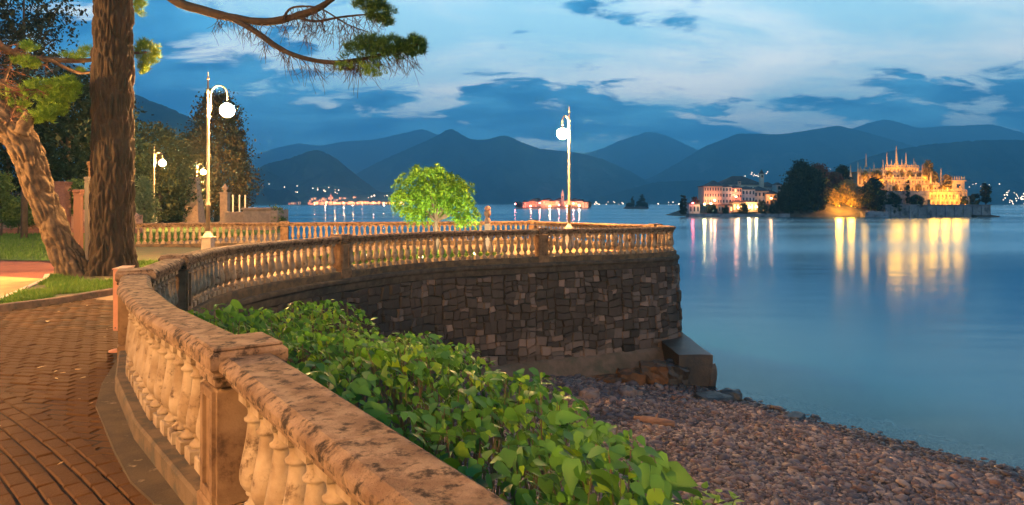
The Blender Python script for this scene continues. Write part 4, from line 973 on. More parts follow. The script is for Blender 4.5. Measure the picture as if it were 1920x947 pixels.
def fol(name, cols, trans=0.2): return mat(name, cols[0], None, rough=0.75, spec=0.2, trans=trans, vary=cols)
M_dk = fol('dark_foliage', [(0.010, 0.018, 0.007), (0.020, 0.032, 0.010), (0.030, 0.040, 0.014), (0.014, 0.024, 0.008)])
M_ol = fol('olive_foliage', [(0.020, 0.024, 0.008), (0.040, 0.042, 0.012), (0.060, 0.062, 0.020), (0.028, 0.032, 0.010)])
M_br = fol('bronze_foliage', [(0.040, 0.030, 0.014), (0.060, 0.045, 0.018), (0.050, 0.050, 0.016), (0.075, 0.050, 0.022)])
M_gr = fol('bush_foliage', [(0.06, 0.10, 0.02), (0.09, 0.14, 0.03), (0.13, 0.18, 0.05), (0.05, 0.09, 0.02)])
M_pale = fol('pale_foliage', [(0.10, 0.13, 0.06), (0.14, 0.17, 0.08), (0.18, 0.20, 0.10), (0.08, 0.11, 0.04)])
M_birch = fol('weeping_foliage', [(0.010, 0.016, 0.014), (0.018, 0.026, 0.020), (0.026, 0.034, 0.022)], 0.1)
def hgt(v, dep): return Z(v, dep)
tree('dark weeping tree with hanging sprays against the bright cloud', 45, 34, [(hgt(160, 34), 0.6), (hgt(110, 34), 2.0), (hgt(40, 34), 2.5), (hgt(-40, 34), 2.4), (hgt(-110, 34), 0.8)], M_birch, 150, 34, 0.20, 0.24, 0.16, shell=0.2, hang=0.55, name='weeping_tree')
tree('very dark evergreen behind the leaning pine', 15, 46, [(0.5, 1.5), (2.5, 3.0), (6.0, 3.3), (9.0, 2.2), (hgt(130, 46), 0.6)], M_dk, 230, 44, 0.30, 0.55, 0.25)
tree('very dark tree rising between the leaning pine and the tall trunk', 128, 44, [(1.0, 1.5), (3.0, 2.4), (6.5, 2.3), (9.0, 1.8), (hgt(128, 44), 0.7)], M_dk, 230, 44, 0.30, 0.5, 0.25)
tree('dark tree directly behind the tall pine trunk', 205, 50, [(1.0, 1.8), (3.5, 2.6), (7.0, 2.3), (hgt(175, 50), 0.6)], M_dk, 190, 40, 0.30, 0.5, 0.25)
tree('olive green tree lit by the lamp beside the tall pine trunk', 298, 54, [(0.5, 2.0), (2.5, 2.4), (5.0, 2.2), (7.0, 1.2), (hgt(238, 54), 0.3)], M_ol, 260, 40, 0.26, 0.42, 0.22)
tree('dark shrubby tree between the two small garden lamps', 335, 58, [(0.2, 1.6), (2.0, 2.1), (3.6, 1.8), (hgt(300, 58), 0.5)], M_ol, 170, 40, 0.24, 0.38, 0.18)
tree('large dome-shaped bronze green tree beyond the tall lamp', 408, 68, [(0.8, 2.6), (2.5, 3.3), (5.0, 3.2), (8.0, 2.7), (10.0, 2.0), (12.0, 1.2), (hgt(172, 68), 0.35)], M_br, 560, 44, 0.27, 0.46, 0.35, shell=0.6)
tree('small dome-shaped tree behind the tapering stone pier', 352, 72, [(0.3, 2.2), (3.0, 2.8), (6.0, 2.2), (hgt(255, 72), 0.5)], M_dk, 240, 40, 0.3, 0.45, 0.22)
tree('small pale green bush beside the garden lamp', 271, 41, [(0.75, 0.4), (1.4, 0.66), (2.1, 0.55), (hgt(336, 41), 0.15)], M_pale, 95, 34, 0.15, 0.17, 0.06, name='bush', cat='bush')
tree('bright green bush at the end of the garden wall', 2, 37, [(0.9, 0.5), (1.6, 0.55), (2.6, 0.5), (hgt(326, 37), 0.2)], M_gr, 90, 36, 0.15, 0.18, 0.06, name='bush', cat='bush')
tree('low green bush growing over the pink garden wall', 34, 38.8, [(0.6, 0.6), (1.2, 0.95), (1.7, 0.8), (hgt(376, 38.8), 0.3)], M_gr, 110, 36, 0.15, 0.20, 0.06, name='bush', cat='bush')
tree('pale leafy shrub behind the dark gate posts', 148, 40, [(0.8, 0.5), (1.8, 0.75), (2.7, 0.6), (hgt(328, 40), 0.2)], M_gr, 90, 34, 0.15, 0.2, 0.06, name='bush', cat='bush')

# ---- small maple on the terrace
M_maple = fol('maple_foliage', [(0.06, 0.16, 0.010), (0.10, 0.23, 0.012), (0.17, 0.30, 0.016), (0.08, 0.19, 0.012)], 0.4)
def maple():
    dep = 24.0; t = thing('maple_tree', 'small bright green weeping maple on the terrace lawn', 'tree', (X(818, dep), dep, 0)); k = dep / F
    tp = [(0, 0, -0.05), (0.03, 0.0, 0.5), (-0.02, 0.02, 1.0), (0.02, 0, 1.5), (0.0, 0, 2.0)]
    MB().tube(tp, [0.10, 0.085, 0.075, 0.06, 0.03], 10).build('trunk', mat('maple_bark', (0.10, 0.07, 0.05), (0.06, 0.045, 0.03), 8, 0.9), t, True)
    VV, FF, off = [], [], 0
    # drooping feathery sprays grouped in lobes
    lobes = [(775, 345, 30, 26), (760, 372, 22, 24), (800, 328, 30, 18), (835, 340, 28, 22), (815, 362, 40, 28), (862, 362, 28, 26), (880, 388, 16, 26), (780, 390, 24, 16), (850, 388, 24, 16), (758, 398, 12, 14), (882, 408, 12, 12), (815, 375, 30, 14), (788, 408, 12, 9), (858, 405, 10, 12), (850, 345, 22, 16), (748, 362, 14, 12), (890, 395, 10, 16), (820, 318, 14, 8), (790, 320, 12, 8)]
    bv = [(0, -0.5, 0), (0.22, 0, 0.04), (0, 0.5, -0.10), (-0.22, 0, 0.04)]; bf = [(0, 1, 2, 3)]
    for (u, v, ru, rv) in lobes:
        n = int(ru * rv * 0.085); c = np.array([(u - 818) * k * 0.88, rng.uniform(-0.55, 0.35), Z(v, dep)])
        lm = MB().tube([(0, 0, 1.15), (c[0] * 0.5, c[1] * 0.5, (1.15 + c[2]) / 2 + 0.15), tuple(c)], [0.035, 0.022, 0.008], 6).build('limb', MATS['maple_bark'], t, True)
        p = rng.normal(0, 1, (n, 3)); p /= np.linalg.norm(p, axis=1, keepdims=True); p *= rng.uniform(0.45, 1.22, (n, 1)); cc = c + p * np.array([ru * k, ru * k, rv * k])
        per = 26; N = n * per; tt = rng.uniform(0, 1, N); a = np.repeat(np.arctan2(p[:, 1], p[:, 0]) + rng.normal(0, 0.5, n), per)
        L = 0.26; pos = np.repeat(cc, per, 0) + np.stack([np.cos(a) * tt * L, np.sin(a) * tt * L, -0.24 * tt * tt], 1) + rng.normal(0, 0.034, (N, 3))
        V, Fc = scatter(bv, bf, pos, rand_rot(N, tilt=1.2), 0.10 * np.exp(rng.normal(0, 0.25, N))); VV.append(V); FF.append(Fc + off); off += len(V)
    tag(np_mesh('crown', np.vstack(VV), np.vstack(FF), M_maple, False, t), kind='stuff')
maple()
for i, (x, y, e) in enumerate(((-4.6, 21.4, 1300), (-1.2, 22.4, 900), (-2.8, 21.0, 600))):
    t, l = floodlight((x, y, 0.005), e, 'small black ground spotlight in the terrace lawn aimed up into the maple', (1.0, 0.88, 0.55), 'spotlights under the maple', 0.22, 1.5, 0.05, 0.02, 'spotlight', 'ground_spotlight', R(95))
    d = Vector((X(818, 24), 24, 2.2)) - Vector((x, y, 0.25)); l.rotation_euler = d.to_track_quat('-Z', 'Y').to_euler()

# ------------------------------------------------------------------ garden wall, gate posts and piers
M_plast = mat('pink_plaster', (0.50, 0.26, 0.17), (0.42, 0.24, 0.16), 1.6, 0.9, 0.01, 20, stain=(0.16, 0.085, 0.055), sscale=1.3, sthr=(0.5, 0.64), coord='P')
M_rbrick = mat('old_red_brick', (0.26, 0.11, 0.07), (0.18, 0.08, 0.055), 9, 0.9, 0.012, 30, coord='P')
gw = thing('garden_wall', 'ruinous pink plastered garden wall along the lawn', 'wall')
wb = MB(); us_ = np.arange(-60, 262, 4.0); tops = []
for u in us_: tops.append(1.20 + 0.26 * noise.noise(Vector((u * 0.035, 0.3, 0))) + 0.10 * noise.noise(Vector((u * 0.15, 1.3, 0))))
vs = []
for u, tz in zip(us_, tops):
    x = X(u, 39.5); vs += [(x, 39.5, -0.05), (x, 39.5, tz), (x, 39.95, tz + 0.04), (x, 39.95, -0.05)]
n = len(us_); wb.add(vs, [(4 * i + a, 4 * i + (a + 1) % 4, 4 * i + 4 + (a + 1) % 4, 4 * i + 4 + a) for i in range(n - 1) for a in range(4)] + [(0, 1, 2, 3), tuple(4 * n - 4 + a for a in (3, 2, 1, 0))])
wb.build('wall_body', M_plast, gw); MB().box((X(101, 39.3), 39.3, 0.16), (10.0, 0.3, 0.36), bev=0.02).build('brick_footing', M_rbrick, gw)
def gate_pier(label, u, dep, vt, w, m, cap=True, urn=False, taper=1.0, name='gate_pier'):
    t = thing(name, label, 'pier', (X(u, dep), dep, 0)); h = Z(vt, dep)
    hs = h - (0.75 if urn else 0.0)
    b = MB(); b.box((0, 0, 0.12), (w * 1.2, w * 1.2, 0.30), bev=0.02); b.box((0, 0, (hs - 0.2) / 2 + 0.12), (w, w, hs - 0.24), bev=0.015, top=taper); b.build('shaft', m, t)
    if cap:
        c = MB(); c.box((0, 0, hs - 0.13), (w * 1.12, w * 1.12, 0.08), bev=0.012); c.box((0, 0, hs - 0.04), (w * 1.25, w * 1.25, 0.1), bev=0.02); c.build('cap', m, t)
    if urn: MB().lathe([(0.18, hs), (0.10, hs + 0.08), (0.10, hs + 0.14), (0.26, hs + 0.30), (0.27, hs + 0.42), (0.14, hs + 0.52), (0.08, hs + 0.62), (0.03, hs + 0.75)], 12).build('urn', m, t, True)
    return t
gate_pier('red brick pier rising out of the pink garden wall', 117, 39.2, 341, 0.62, M_rbrick)
M_brown = mat('brown_paint', (0.10, 0.045, 0.028), None, rough=0.6)
gate_pier('square brown gate post between the leaning pine and the tall trunk', 147, 21.0, 356, 0.19, M_brown)
gate_pier('thin black iron gate post close to the tall trunk', 164, 18.6, 332, 0.10, M_dark)
gate_pier('weathered stone gate column half hidden by the tall trunk', 180, 18.9, 304, 0.26, M_pier)
M_gran = mat('garden_granite', (0.28, 0.19, 0.14), (0.2, 0.14, 0.105), 4, 0.9, 0.01, 30, coord='P')
gate_pier('stone gate pier topped with an urn by the garden walk', 422, 58, 344, 0.62, M_gran, urn=True)
gate_pier('broad tapering stone pier by the farthest garden lamp', 364, 56, 330, 1.35, M_gran, cap=False, taper=0.45)
sb = thing('stone_block', 'low stone lookout block with greenery at the lake edge of the garden', 'wall', (X(494, 46), 46.5, 0))
MB().box((0, 0, -1.2), (2.3, 2.2, 5.1), bev=0.03).build('block', M_gran, sb); MB().box((-0.25, 0, 1.42), (2.0, 2.4, 0.14), bev=0.03).build('cap', M_gran, sb)
crown('ivy', sb, M_gr, (1.0, -0.6, 0.7), [(-1.2, 0.35), (0, 0.4), (0.95, 0.35)], 40, 30, 0.14, 0.16)
MB().box((X(444, 47), 47, 0.4), (1.5, 0.5, 1.6), bev=0.02).build('low_wall', M_gran, None)
tag(bpy.data.objects['low_wall'], 'low stone wall running up to the lookout block', 'wall')
for u in (437, 449, 460): tag(MB().lathe([(0.05, 0), (0.05, 2.3), (0.08, 2.32), (0.02, 2.42)], 8, (X(u, 50), 50, 0)).build('white_post', mat('white_post', (0.6, 0.52, 0.42), None, rough=0.6)), 'slim white mooring post by the low garden wall', 'post', 'white posts by the lake')
fe = thing('iron_fence', 'dark iron fence standing above the garden wall', 'fence', (0, 0, 0))
for zz in (1.45, 2.35): MB().box(((X(-40, 41) + X(105, 41)) / 2, 41, zz), (X(105, 41) - X(-40, 41), 0.04, 0.05)).build('rail', M_dark, fe)
barm = MB().box((0, 0, 1.25), (0.025, 0.025, 2.5)).mesh('bar', M_dark)
for u in np.arange(-38, 105, 4.5): link('bar', barm, fe, (X(u, 41), 41, 0))

# ================================================================== the islands and the far shore
M_wallw = mat('stucco_cream', (0.50, 0.42, 0.34), (0.42, 0.35, 0.28), 0.4, 0.9)
M_wallp = mat('stucco_pink', (0.50, 0.30, 0.22), (0.44, 0.26, 0.19), 0.4, 0.9)
M_wallg = mat('stucco_grey', (0.40, 0.38, 0.36), (0.34, 0.32, 0.30), 0.4, 0.9)
M_wallo = mat('stucco_ochre', (0.50, 0.34, 0.18), (0.42, 0.28, 0.15), 0.4, 0.9)
M_roof = mat('slate_roof', (0.055, 0.05, 0.05), (0.085, 0.075, 0.07), 0.8, 0.85)
M_roofr = mat('tile_roof', (0.13, 0.065, 0.05), (0.09, 0.05, 0.04), 0.8, 0.85)
M_win = mat('dark_window', (0.02, 0.022, 0.03), None, rough=0.2, spec=0.5)
M_lit = mat('lit_window', (0.8, 0.5, 0.2), None, emit=(1.0, 0.55, 0.2), estr=2.2)
M_litr = mat('lit_window_red', (0.8, 0.3, 0.2), None, emit=(1.0, 0.30, 0.14), estr=1.8)
M_terrst = mat('palace_stone', (0.52, 0.40, 0.26), (0.42, 0.32, 0.20), 0.5, 0.9, stain=(0.25, 0.19, 0.13), sscale=0.6, sthr=(0.52, 0.7))
M_sea = mat('sea_wall_stone', (0.22, 0.21, 0.22), (0.14, 0.135, 0.14), 0.35, 0.9, 0.05, 3, stain=(0.06, 0.06, 0.06), sscale=0.25, sthr=(0.5, 0.64), coord='P')
M_isl = mat('island_rock', (0.05, 0.045, 0.035), (0.085, 0.075, 0.06), 0.3, 0.95, 0.1, 2, coord='P')

def house(label, u0, u1, ve, vr, vb, D, deep, mw, mr, rows=2, cols=4, lit=0.0, mlit=None, group=None, name='house', cat='house', hip=True, sub=True, z0=None):
    x0, x1 = X(u0, D), X(u1, D); ze, zr = Z(ve, D), Z(vr, D); zb = Z(vb, D) if z0 is None else z0
    w = x1 - x0; cx = (x0 + x1) / 2; t = thing(name, label, cat, (cx, D, zb), group); h = ze - zb
    MB().box((0, deep / 2, h / 2), (w, deep, h)).build('wall', mw, t)
    ov = min(0.35, w * 0.06); r = MB(); k = min(w, deep) / 2 if hip else 0.0
    rx = max(w / 2 - k, 0.02); ry = 0.02 if w >= deep else deep / 2 - w / 2
    A = [(-w / 2 - ov, -ov, h), (w / 2 + ov, -ov, h), (w / 2 + ov, deep + ov, h), (-w / 2 - ov, deep + ov, h)]
    B = [(-rx, deep / 2 - ry, zr - zb), (rx, deep / 2 - ry, zr - zb), (rx, deep / 2 + ry, zr - zb), (-rx, deep / 2 + ry, zr - zb)]
    A0 = [(a, b, c - 0.12 * h / 6) for a, b, c in A]
    r.add(A0 + A + B, [(3, 2, 1, 0), (0, 1, 5, 4), (1, 2, 6, 5), (2, 3, 7, 6), (3, 0, 4, 7), (4, 5, 9, 8), (5, 6, 10, 9), (6, 7, 11, 10), (7, 4, 8, 11), (8, 9, 10, 11)]); r.build('roof', mr, t)
    if rows and cols:
        ww, wh = min(w / cols * 0.42, 1.4), h / rows * 0.5
        md = MB().box((0, 0, 0), (ww, 0.12, wh)).mesh('window', M_win); ml = MB().box((0, 0, 0), (ww, 0.12, wh)).mesh('window', mlit or M_lit)
        for i in range(cols):
            for j in range(rows):
                link('window', ml if rng.uniform() < lit else md, t, (-w / 2 + (i + 0.5) * w / cols, -0.03, h * (j + 0.5) / rows))
    return t
def spire_tower(label, u, w, vb, vt, D, mw, mr, vs, group=None, name='bell_tower'):
    t = thing(name, label, 'tower', (X(u, D), D, Z(vb, D)), group); h = Z(vt, D) - Z(vb, D); s = Z(vs, D) - Z(vt, D)
    MB().box((0, w / 2, h / 2), (w, w, h)).build('shaft', mw, t); MB().box((0, w / 2, h * 0.98), (w * 1.18, w * 1.18, h * 0.04)).build('cornice', mw, t)
    MB().box((0, -0.03, h * 0.82), (w * 0.4, 0.1, h * 0.16)).build('belfry_opening', M_win, t)
    MB().add([(-w * .55, -w * .05, h), (w * .55, -w * .05, h), (w * .55, w * 1.05, h), (-w * .55, w * 1.05, h), (0, w / 2, h + s)], [(3, 2, 1, 0), (0, 1, 4), (1, 2, 4), (2, 3, 4), (3, 0, 4)]).build('spire', mr, t)
    return t
def far_tree(label, u, D, vb, vt, wpx, m, n_clump=60, n_leaf=30, leaf=0.7, group=None, name='tree', shape='round'):
    zb, zt = Z(vb, D), Z(vt, D); h = zt - zb; r = wpx / 2 * D / F
    pr = {'round': [(0.12, .55), (.3, .9), (.6, 1), (.85, .7), (1, .2)], 'tall': [(0.1, .7), (.35, 1), (.7, .8), (.9, .45), (1, .1)], 'bush': [(0.0, .8), (.3, 1), (.7, .85), (1, .25)]}[shape]
    t = thing(name, label, 'tree', (X(u, D), D, zb), group)
    MB().tube([(0, 0, -0.5), (0, 0, h * 0.5), (0, 0, h * 0.85)], [r * 0.1, r * 0.08, r * 0.03], 6).build('trunk', MATS['dark_bark'], t)
    crown('crown', t, m, (0, 0, 0), [(a * h, b * r * 0.86) for a, b in pr], n_clump, n_leaf, leaf, r * 0.16, 0.5)
    return t
def shore_mound(name, u0, u1, D, deep, hfun, m, nx=60, nyy=14, z0=WATER - 1.5):
    V = []
    for j in range(nyy):
        for i in range(nx):
            u = u0 + (u1 - u0) * i / (nx - 1); fx = i / (nx - 1); fy = j / (nyy - 1)
            e = min(1, 6 * min(fx, 1 - fx)) * min(1, 4.0 * fy + 0.0, 3 * (1 - fy)); y = D + deep * fy
            x = X(u, D); nz = noise.fractal(Vector((x * 0.12, y * 0.12, 1.0)), 0.8, 2.0, 4)
            V.append((x, y, z0 + (hfun(u, fy) - z0) * max(0, e) ** 0.7 * (1 + 0.12 * nz)))
    ix = np.arange(nx * nyy).reshape(nyy, nx); Fq = np.stack([ix[:-1, :-1], ix[:-1, 1:], ix[1:, 1:], ix[1:, :-1]], -1).reshape(-1, 4)
    return tag(np_mesh(name, np.array(V), Fq, m, True), kind='structure')

# ------------------------------------------------------------------ palace island
DI = 282.0
def isl_h(u, fy):
    a = np.interp(u, [1270, 1300, 1330, 1440, 1500, 1560, 1620, 1700, 1800, 1830, 1875], [-2.6, -2.2, -1.5, -0.6, 0.5, 2.0, 1.5, -1, -1, -1.0, -2.5])
    b = np.interp(u, [1270, 1320, 1390, 1440, 1500, 1560, 1620, 1700, 1790, 1830, 1875], [-2.4, 0.5, 6.0, 5.0, 6.5, 10.0, 12.5, 5, 3, -0.5, -2.5])
    return a + (b - a) * min(1, fy * 1.6)
shore_mound('island', 1268, 1878, 272, 62, isl_h, M_isl, 90, 22)
# sea wall
sw = thing('sea_wall', 'grey stone sea wall under the floodlit palace terraces', 'wall')
MB().box(((X(1660, 272) + X(1858, 272)) / 2, 272 + 12, (Z(385, 272) + WATER - 1) / 2), (X(1858, 272) - X(1660, 272), 24, Z(385, 272) - WATER + 1), top=0.995).build('wall_body', M_sea, sw)
MB().box(((X(1660, 272) + X(1858, 272)) / 2, 271.9, Z(384.4, 272)), (X(1858, 272) - X(1660, 272) + 0.3, 0.8, 0.35)).build('coping', M_sea, sw)
for u in np.arange(1672, 1856, 17): MB().box((X(u, 272), 271.9, (Z(387, 272) + WATER) / 2), (0.8, 0.7, Z(387, 272) - WATER)).build('buttress', M_sea, sw)
rough_block('quay_rock', ((X(1640, 270)), 270.5, -3.4), (9, 5, 3.4), M_sea, sw, 0.9, 0, 2.2); rough_block('quay_rock', ((X(1850, 270)), 271.0, -3.9), (9, 4, 1.4), M_isl, sw, 0.5, 0, 4.2)
pal = thing('garden_palace', 'floodlit golden palace garden of stacked stone terraces with obelisks and statues', 'palace')
obm = MB().lathe([(0.55, 0), (0.55, 0.5), (0.40, 0.6), (0.40, 1.0), (0.30, 1.05), (0.12, 4.6), (0.02, 5.0)], 4).mesh('obelisk', M_terrst)
stm = MB().lathe([(0.32, 0), (0.32, 0.45), (0.22, 0.5), (0.26, 0.8), (0.20, 1.15), (0.30, 1.45), (0.26, 1.75), (0.10, 1.88), (0.15, 2.05), (0.12, 2.25), (0.02, 2.34)], 8).mesh('statue', M_terrst)
def tier(u0, u1, vt, vb, D, deep, bay=6.0, arch=True):
    x0, x1 = X(u0, D), X(u1, D); zt, zb = Z(vt, D), Z(vb, D); h = zt - zb; cx = (x0 + x1) / 2; w = x1 - x0
    wl = MB().box((cx, D + deep / 2, (zt + zb) / 2 - 0.6), (w, deep, h + 1.2)).build('terrace', M_terrst, pal)
    MB().box((cx, D + deep / 2 - 0.1, zt - 0.12), (w + 0.7, deep + 0.7, 0.26)).build('cornice', M_terrst, wl)
    MB().box((cx, D - 0.05, zt + 0.92), (w, 0.28, 0.16)).build('parapet_rail', M_terrst, wl)
    n = max(2, int((u1 - u0) / bay)); pm = MB().box((0, 0, 0), (0.30, 0.30, 0.85)).mesh('parapet_post', M_terrst)
    for i in range(n * 2 + 1): link('parapet_post', pm, wl, (x0 + w * i / (2 * n) * 0.998 + 0.05, D - 0.05, zt + 0.43))
    pil = MB().box((0, 0, 0), (0.42, 0.34, h - 0.3)).mesh('pilaster', M_terrst); hh = h * 0.62; ww = w / n * 0.46
    am = MB(); pts = [(-ww / 2, 0), (ww / 2, 0)] + [(ww / 2 * math.cos(a), hh - ww / 2 + ww / 2 * math.sin(a)) for a in np.linspace(0, math.pi, 7)]
    am.add([(a, 0, b) for a, b in pts] + [(a, 0.30, b) for a, b in pts], [tuple(range(len(pts))), tuple(range(2 * len(pts) - 1, len(pts) - 1, -1))] + [(i, (i + 1) % len(pts), len(pts) + (i + 1) % len(pts), len(pts) + i) for i in range(len(pts))])
    ame = am.mesh('niche_shade_panel', mat('niche_shadow', (0.16, 0.11, 0.07), None, rough=0.9))  # recess shade put into the colour of arch panels set on the wall
    for i in range(n + 1): link('pilaster', pil, wl, (x0 + w * i / n, D - 0.1, (zt + zb) / 2 - 0.1))
    if arch:
        for i in range(n): link('niche_shade_panel', ame, wl, (x0 + w * (i + 0.5) / n, D - 0.06, zb + 0.15))
    return wl
TI = [(1745, 1816, 374, 385, 277, 30, 8), (1736, 1812, 360, 374, 281, 26, 6.5), (1664, 1800, 347, 360, 285, 22, 7), (1658, 1758, 336, 347, 289, 18, 6), (1656, 1728, 324, 336, 293, 14, 6), (1660, 1722, 314, 324, 297, 10, 6.5), (1608, 1664, 322, 346, 294.5, 10, 8)]
for a in TI: tier(*a)
MB().box((X(1702, 279), 283, (Z(358, 279) + Z(390, 279)) / 2), (X(1742, 279) - X(1662, 279), 9, Z(358, 279) - Z(390, 279))).build('lower_wall', M_sea, pal)
for u, v, D, s in ((1625, 314, 295, 1.15), (1664, 310, 297, 1.1), (1682, 309, 297.5, 1.55), (1700, 310, 297, 1.05), (1715, 312, 297, .65), (1731, 334, 289.5, 1.15), (1766, 345, 285.5, 1.25), (1596, 332, 294, 1.0), (1561, 348, 292, .9), (1657, 330, 292, 1.35), (1610, 322, 295, .8), (1747, 345, 285.5, 1.0), (1673, 312, 297, .6), (1692, 312, 297, .6), (1640, 320, 294.5, .7)):
    o = link('obelisk', obm, pal, (X(u, D), D + 0.6, Z(v, D) + 0.1)); o.scale = (s * 1.0, s * 1.0, s * 1.05)
for u0, u1, v, D, k in ((1662, 1720, 314, 297, 9), (1610, 1660, 322, 294.5, 6), (1660, 1726, 324, 293, 8), (1662, 1756, 336, 289, 9), (1690, 1798, 347, 285, 9), (1738, 1810, 360, 281, 8), (1746, 1814, 374, 277, 6)):
    for i in range(k):
        o = link('statue', stm, pal, (X(u0 + (u1 - u0) * (i + 0.5) / k + rng.uniform(-1.5, 1.5), D), D + 0.5, Z(v, D) + 0.05)); s = rng.uniform(0.6, 0.95); o.scale = (s * 1.25, s * 1.25, s)
# pavilion with pinnacles
pv_ = thing('pavilion', 'small pinnacled stone pavilion at the lake end of the palace terraces', 'pavilion', (X(1797, 283), 283, Z(372, 283)))
pw_, ph_ = X(1809, 283) - X(1786, 283), Z(339, 283) - Z(372, 283)
MB().box((0, 3, ph_ / 2), (pw_, 6, ph_)).build('tower', M_terrst, pv_); MB().box((0, 3, ph_), (pw_ * 1.15, 6.8, 0.5)).build('cornice', M_terrst, pv_)
for i in range(6): MB().lathe([(0.2, ph_ + .2), (0.2, ph_ + 0.8), (0.28, ph_ + 0.9), (0.06, ph_ + 2.0)], 6, (-pw_ / 2 + pw_ * i / 5, 0.2, 0)).build('pinnacle', M_terrst, pv_)
for z in (0.25, 0.62): MB().box((0, -0.03, ph_ * z + 0.6), (pw_ * 0.3, 0.2, ph_ * 0.2)).build('window', M_win, pv_)
# topiary and garden trees on the terraces
M_top = fol('gold_lit_foliage', [(0.26, 0.19, 0.06), (0.32, 0.24, 0.08), (0.20, 0.16, 0.05)])  # floodlight gold is put into the leaf colour
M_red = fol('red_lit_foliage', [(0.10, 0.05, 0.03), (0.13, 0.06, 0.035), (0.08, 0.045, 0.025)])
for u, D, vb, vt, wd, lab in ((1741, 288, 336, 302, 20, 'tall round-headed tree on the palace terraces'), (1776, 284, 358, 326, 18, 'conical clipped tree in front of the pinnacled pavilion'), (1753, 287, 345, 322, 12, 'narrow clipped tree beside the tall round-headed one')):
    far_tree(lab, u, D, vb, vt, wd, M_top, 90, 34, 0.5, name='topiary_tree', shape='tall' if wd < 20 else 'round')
for u in (1622, 1646, 1690, 1706, 1727, 1668, 1640):
    far_tree('rounded clipped shrub along the upper palace terrace', u, 292.2, 337 if u > 1655 else 334, 320, 13, M_top, 40, 30, 0.4, 'clipped shrubs on the upper palace terrace', 'topiary_shrub', 'bush')
for u, vb, vt, D in ((1680, 358, 346, 284.2), (1700, 358, 345, 284.2), (1722, 358, 344, 284.2), (1745, 358, 347, 284.2), (1765, 358, 348, 284.2)):
    far_tree('clipped shrub against the arcade of the middle palace terrace', u, D, vb, vt, 10, M_top, 30, 28, 0.4, 'clipped shrubs on the middle palace terrace', 'topiary_shrub', 'bush')
far_tree('dark round tree alone on the end of the sea wall', 1848, 276, 385, 343, 19, M_dk, 90, 34, 0.6, shape='round')
far_tree('low dark tree beside the lone round tree on the sea wall', 1826, 277, 387, 362, 20, M_dk, 60, 30, 0.6, shape='bush')
far_tree('low dark shrub below the pavilion', 1808, 276, 387, 368, 14, M_dk, 40, 30, 0.5, shape='bush')
far_tree('large dark tree in front of the golden terraces', 1638, 276, 400, 336, 44, M_dk, 240, 36, 0.7)
far_tree('dark slim conifer before the middle palace terrace', 1702, 276.2, 386, 338, 9, M_dk, 50, 30, 0.5, shape='tall')
far_tree('dark bush at the sea wall before the terraces', 1676, 273.5, 400, 362, 30, M_dk, 100, 30, 0.6, shape='bush')
far_tree('dark bush under the slim conifer', 1718, 274, 386, 366, 26, M_dk, 70, 30, 0.6, shape='bush')
far_tree('largest dark tree between the village and the palace', 1503, 277, 402, 304, 62, M_dk, 420, 36, 0.8)
far_tree('dark tree next to the largest tree, above the village roofs', 1478, 276, 402, 348, 44, M_dk, 220, 36, 0.7)
far_tree('broad dark tree on the palace side of the largest one', 1530, 278, 402, 318, 46, M_dk, 280, 36, 0.8)
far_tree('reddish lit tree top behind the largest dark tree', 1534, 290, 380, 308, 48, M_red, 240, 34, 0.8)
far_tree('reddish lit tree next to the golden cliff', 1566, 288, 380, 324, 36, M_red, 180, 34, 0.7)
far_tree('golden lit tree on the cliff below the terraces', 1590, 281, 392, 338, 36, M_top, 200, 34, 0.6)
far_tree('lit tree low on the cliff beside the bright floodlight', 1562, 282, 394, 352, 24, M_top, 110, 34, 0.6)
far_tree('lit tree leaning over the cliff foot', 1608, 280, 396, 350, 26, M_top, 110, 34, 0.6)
far_tree('dark tree on the skyline behind the terraces', 1578, 300, 345, 312, 30, M_dk, 110, 34, 0.7)
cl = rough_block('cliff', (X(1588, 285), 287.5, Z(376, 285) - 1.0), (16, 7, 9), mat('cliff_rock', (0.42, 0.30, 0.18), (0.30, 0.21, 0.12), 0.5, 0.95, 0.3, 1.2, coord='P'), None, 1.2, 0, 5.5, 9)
tag(cl, 'golden lit rock cliff at the village end of the palace', 'cliff')
WARM = (1.0, 0.38, 0.03)
for u, v, D, p in ((1574, 388, 275.5, 5200), (1596, 388, 275.5, 3000), (1755, 385, 274.0, 900), (1775, 385, 274.0, 1100), (1795, 385, 274.0, 1000), (1810, 385, 274.2, 500), (1750, 374, 277.8, 1100), (1770, 374, 277.8, 1300), (1790, 374, 277.8, 1100), (1750, 360, 281.8, 1000), (1775, 360, 281.8, 1000), (1690, 359, 281.8, 500), (1720, 359, 281.8, 500),
                   (1680, 347, 285.6, 800), (1712, 347, 285.6, 700), (1742, 347, 285.6, 700), (1672, 336, 289.6, 600), (1704, 336, 289.6, 600), (1668, 324, 293.6, 520), (1690, 324, 293.6, 520), (1714, 324, 293.6, 520), (1622, 340, 290.8, 700), (1645, 340, 290.8, 700), (1735, 336, 288.4, 500), (1682, 314, 294.4, 300), (1800, 352, 279.4, 500)):
    lev = 'on the shore below the golden cliff' if v > 386 else 'along the top of the grey sea wall' if v > 380 else 'on the walk above the brightest arcade' if v > 370 else 'at the foot of the middle terrace arches' if v > 345 else 'under the topmost terraces with the obelisks'
    floodlight((X(u, D), D, Z(v, D) + 0.05), p * (2.5 if v < 380 else 1.9), 'golden floodlight ' + lev, WARM, 'floodlights of the palace terraces', 0.45, 3.0, 1.3, 0.6)

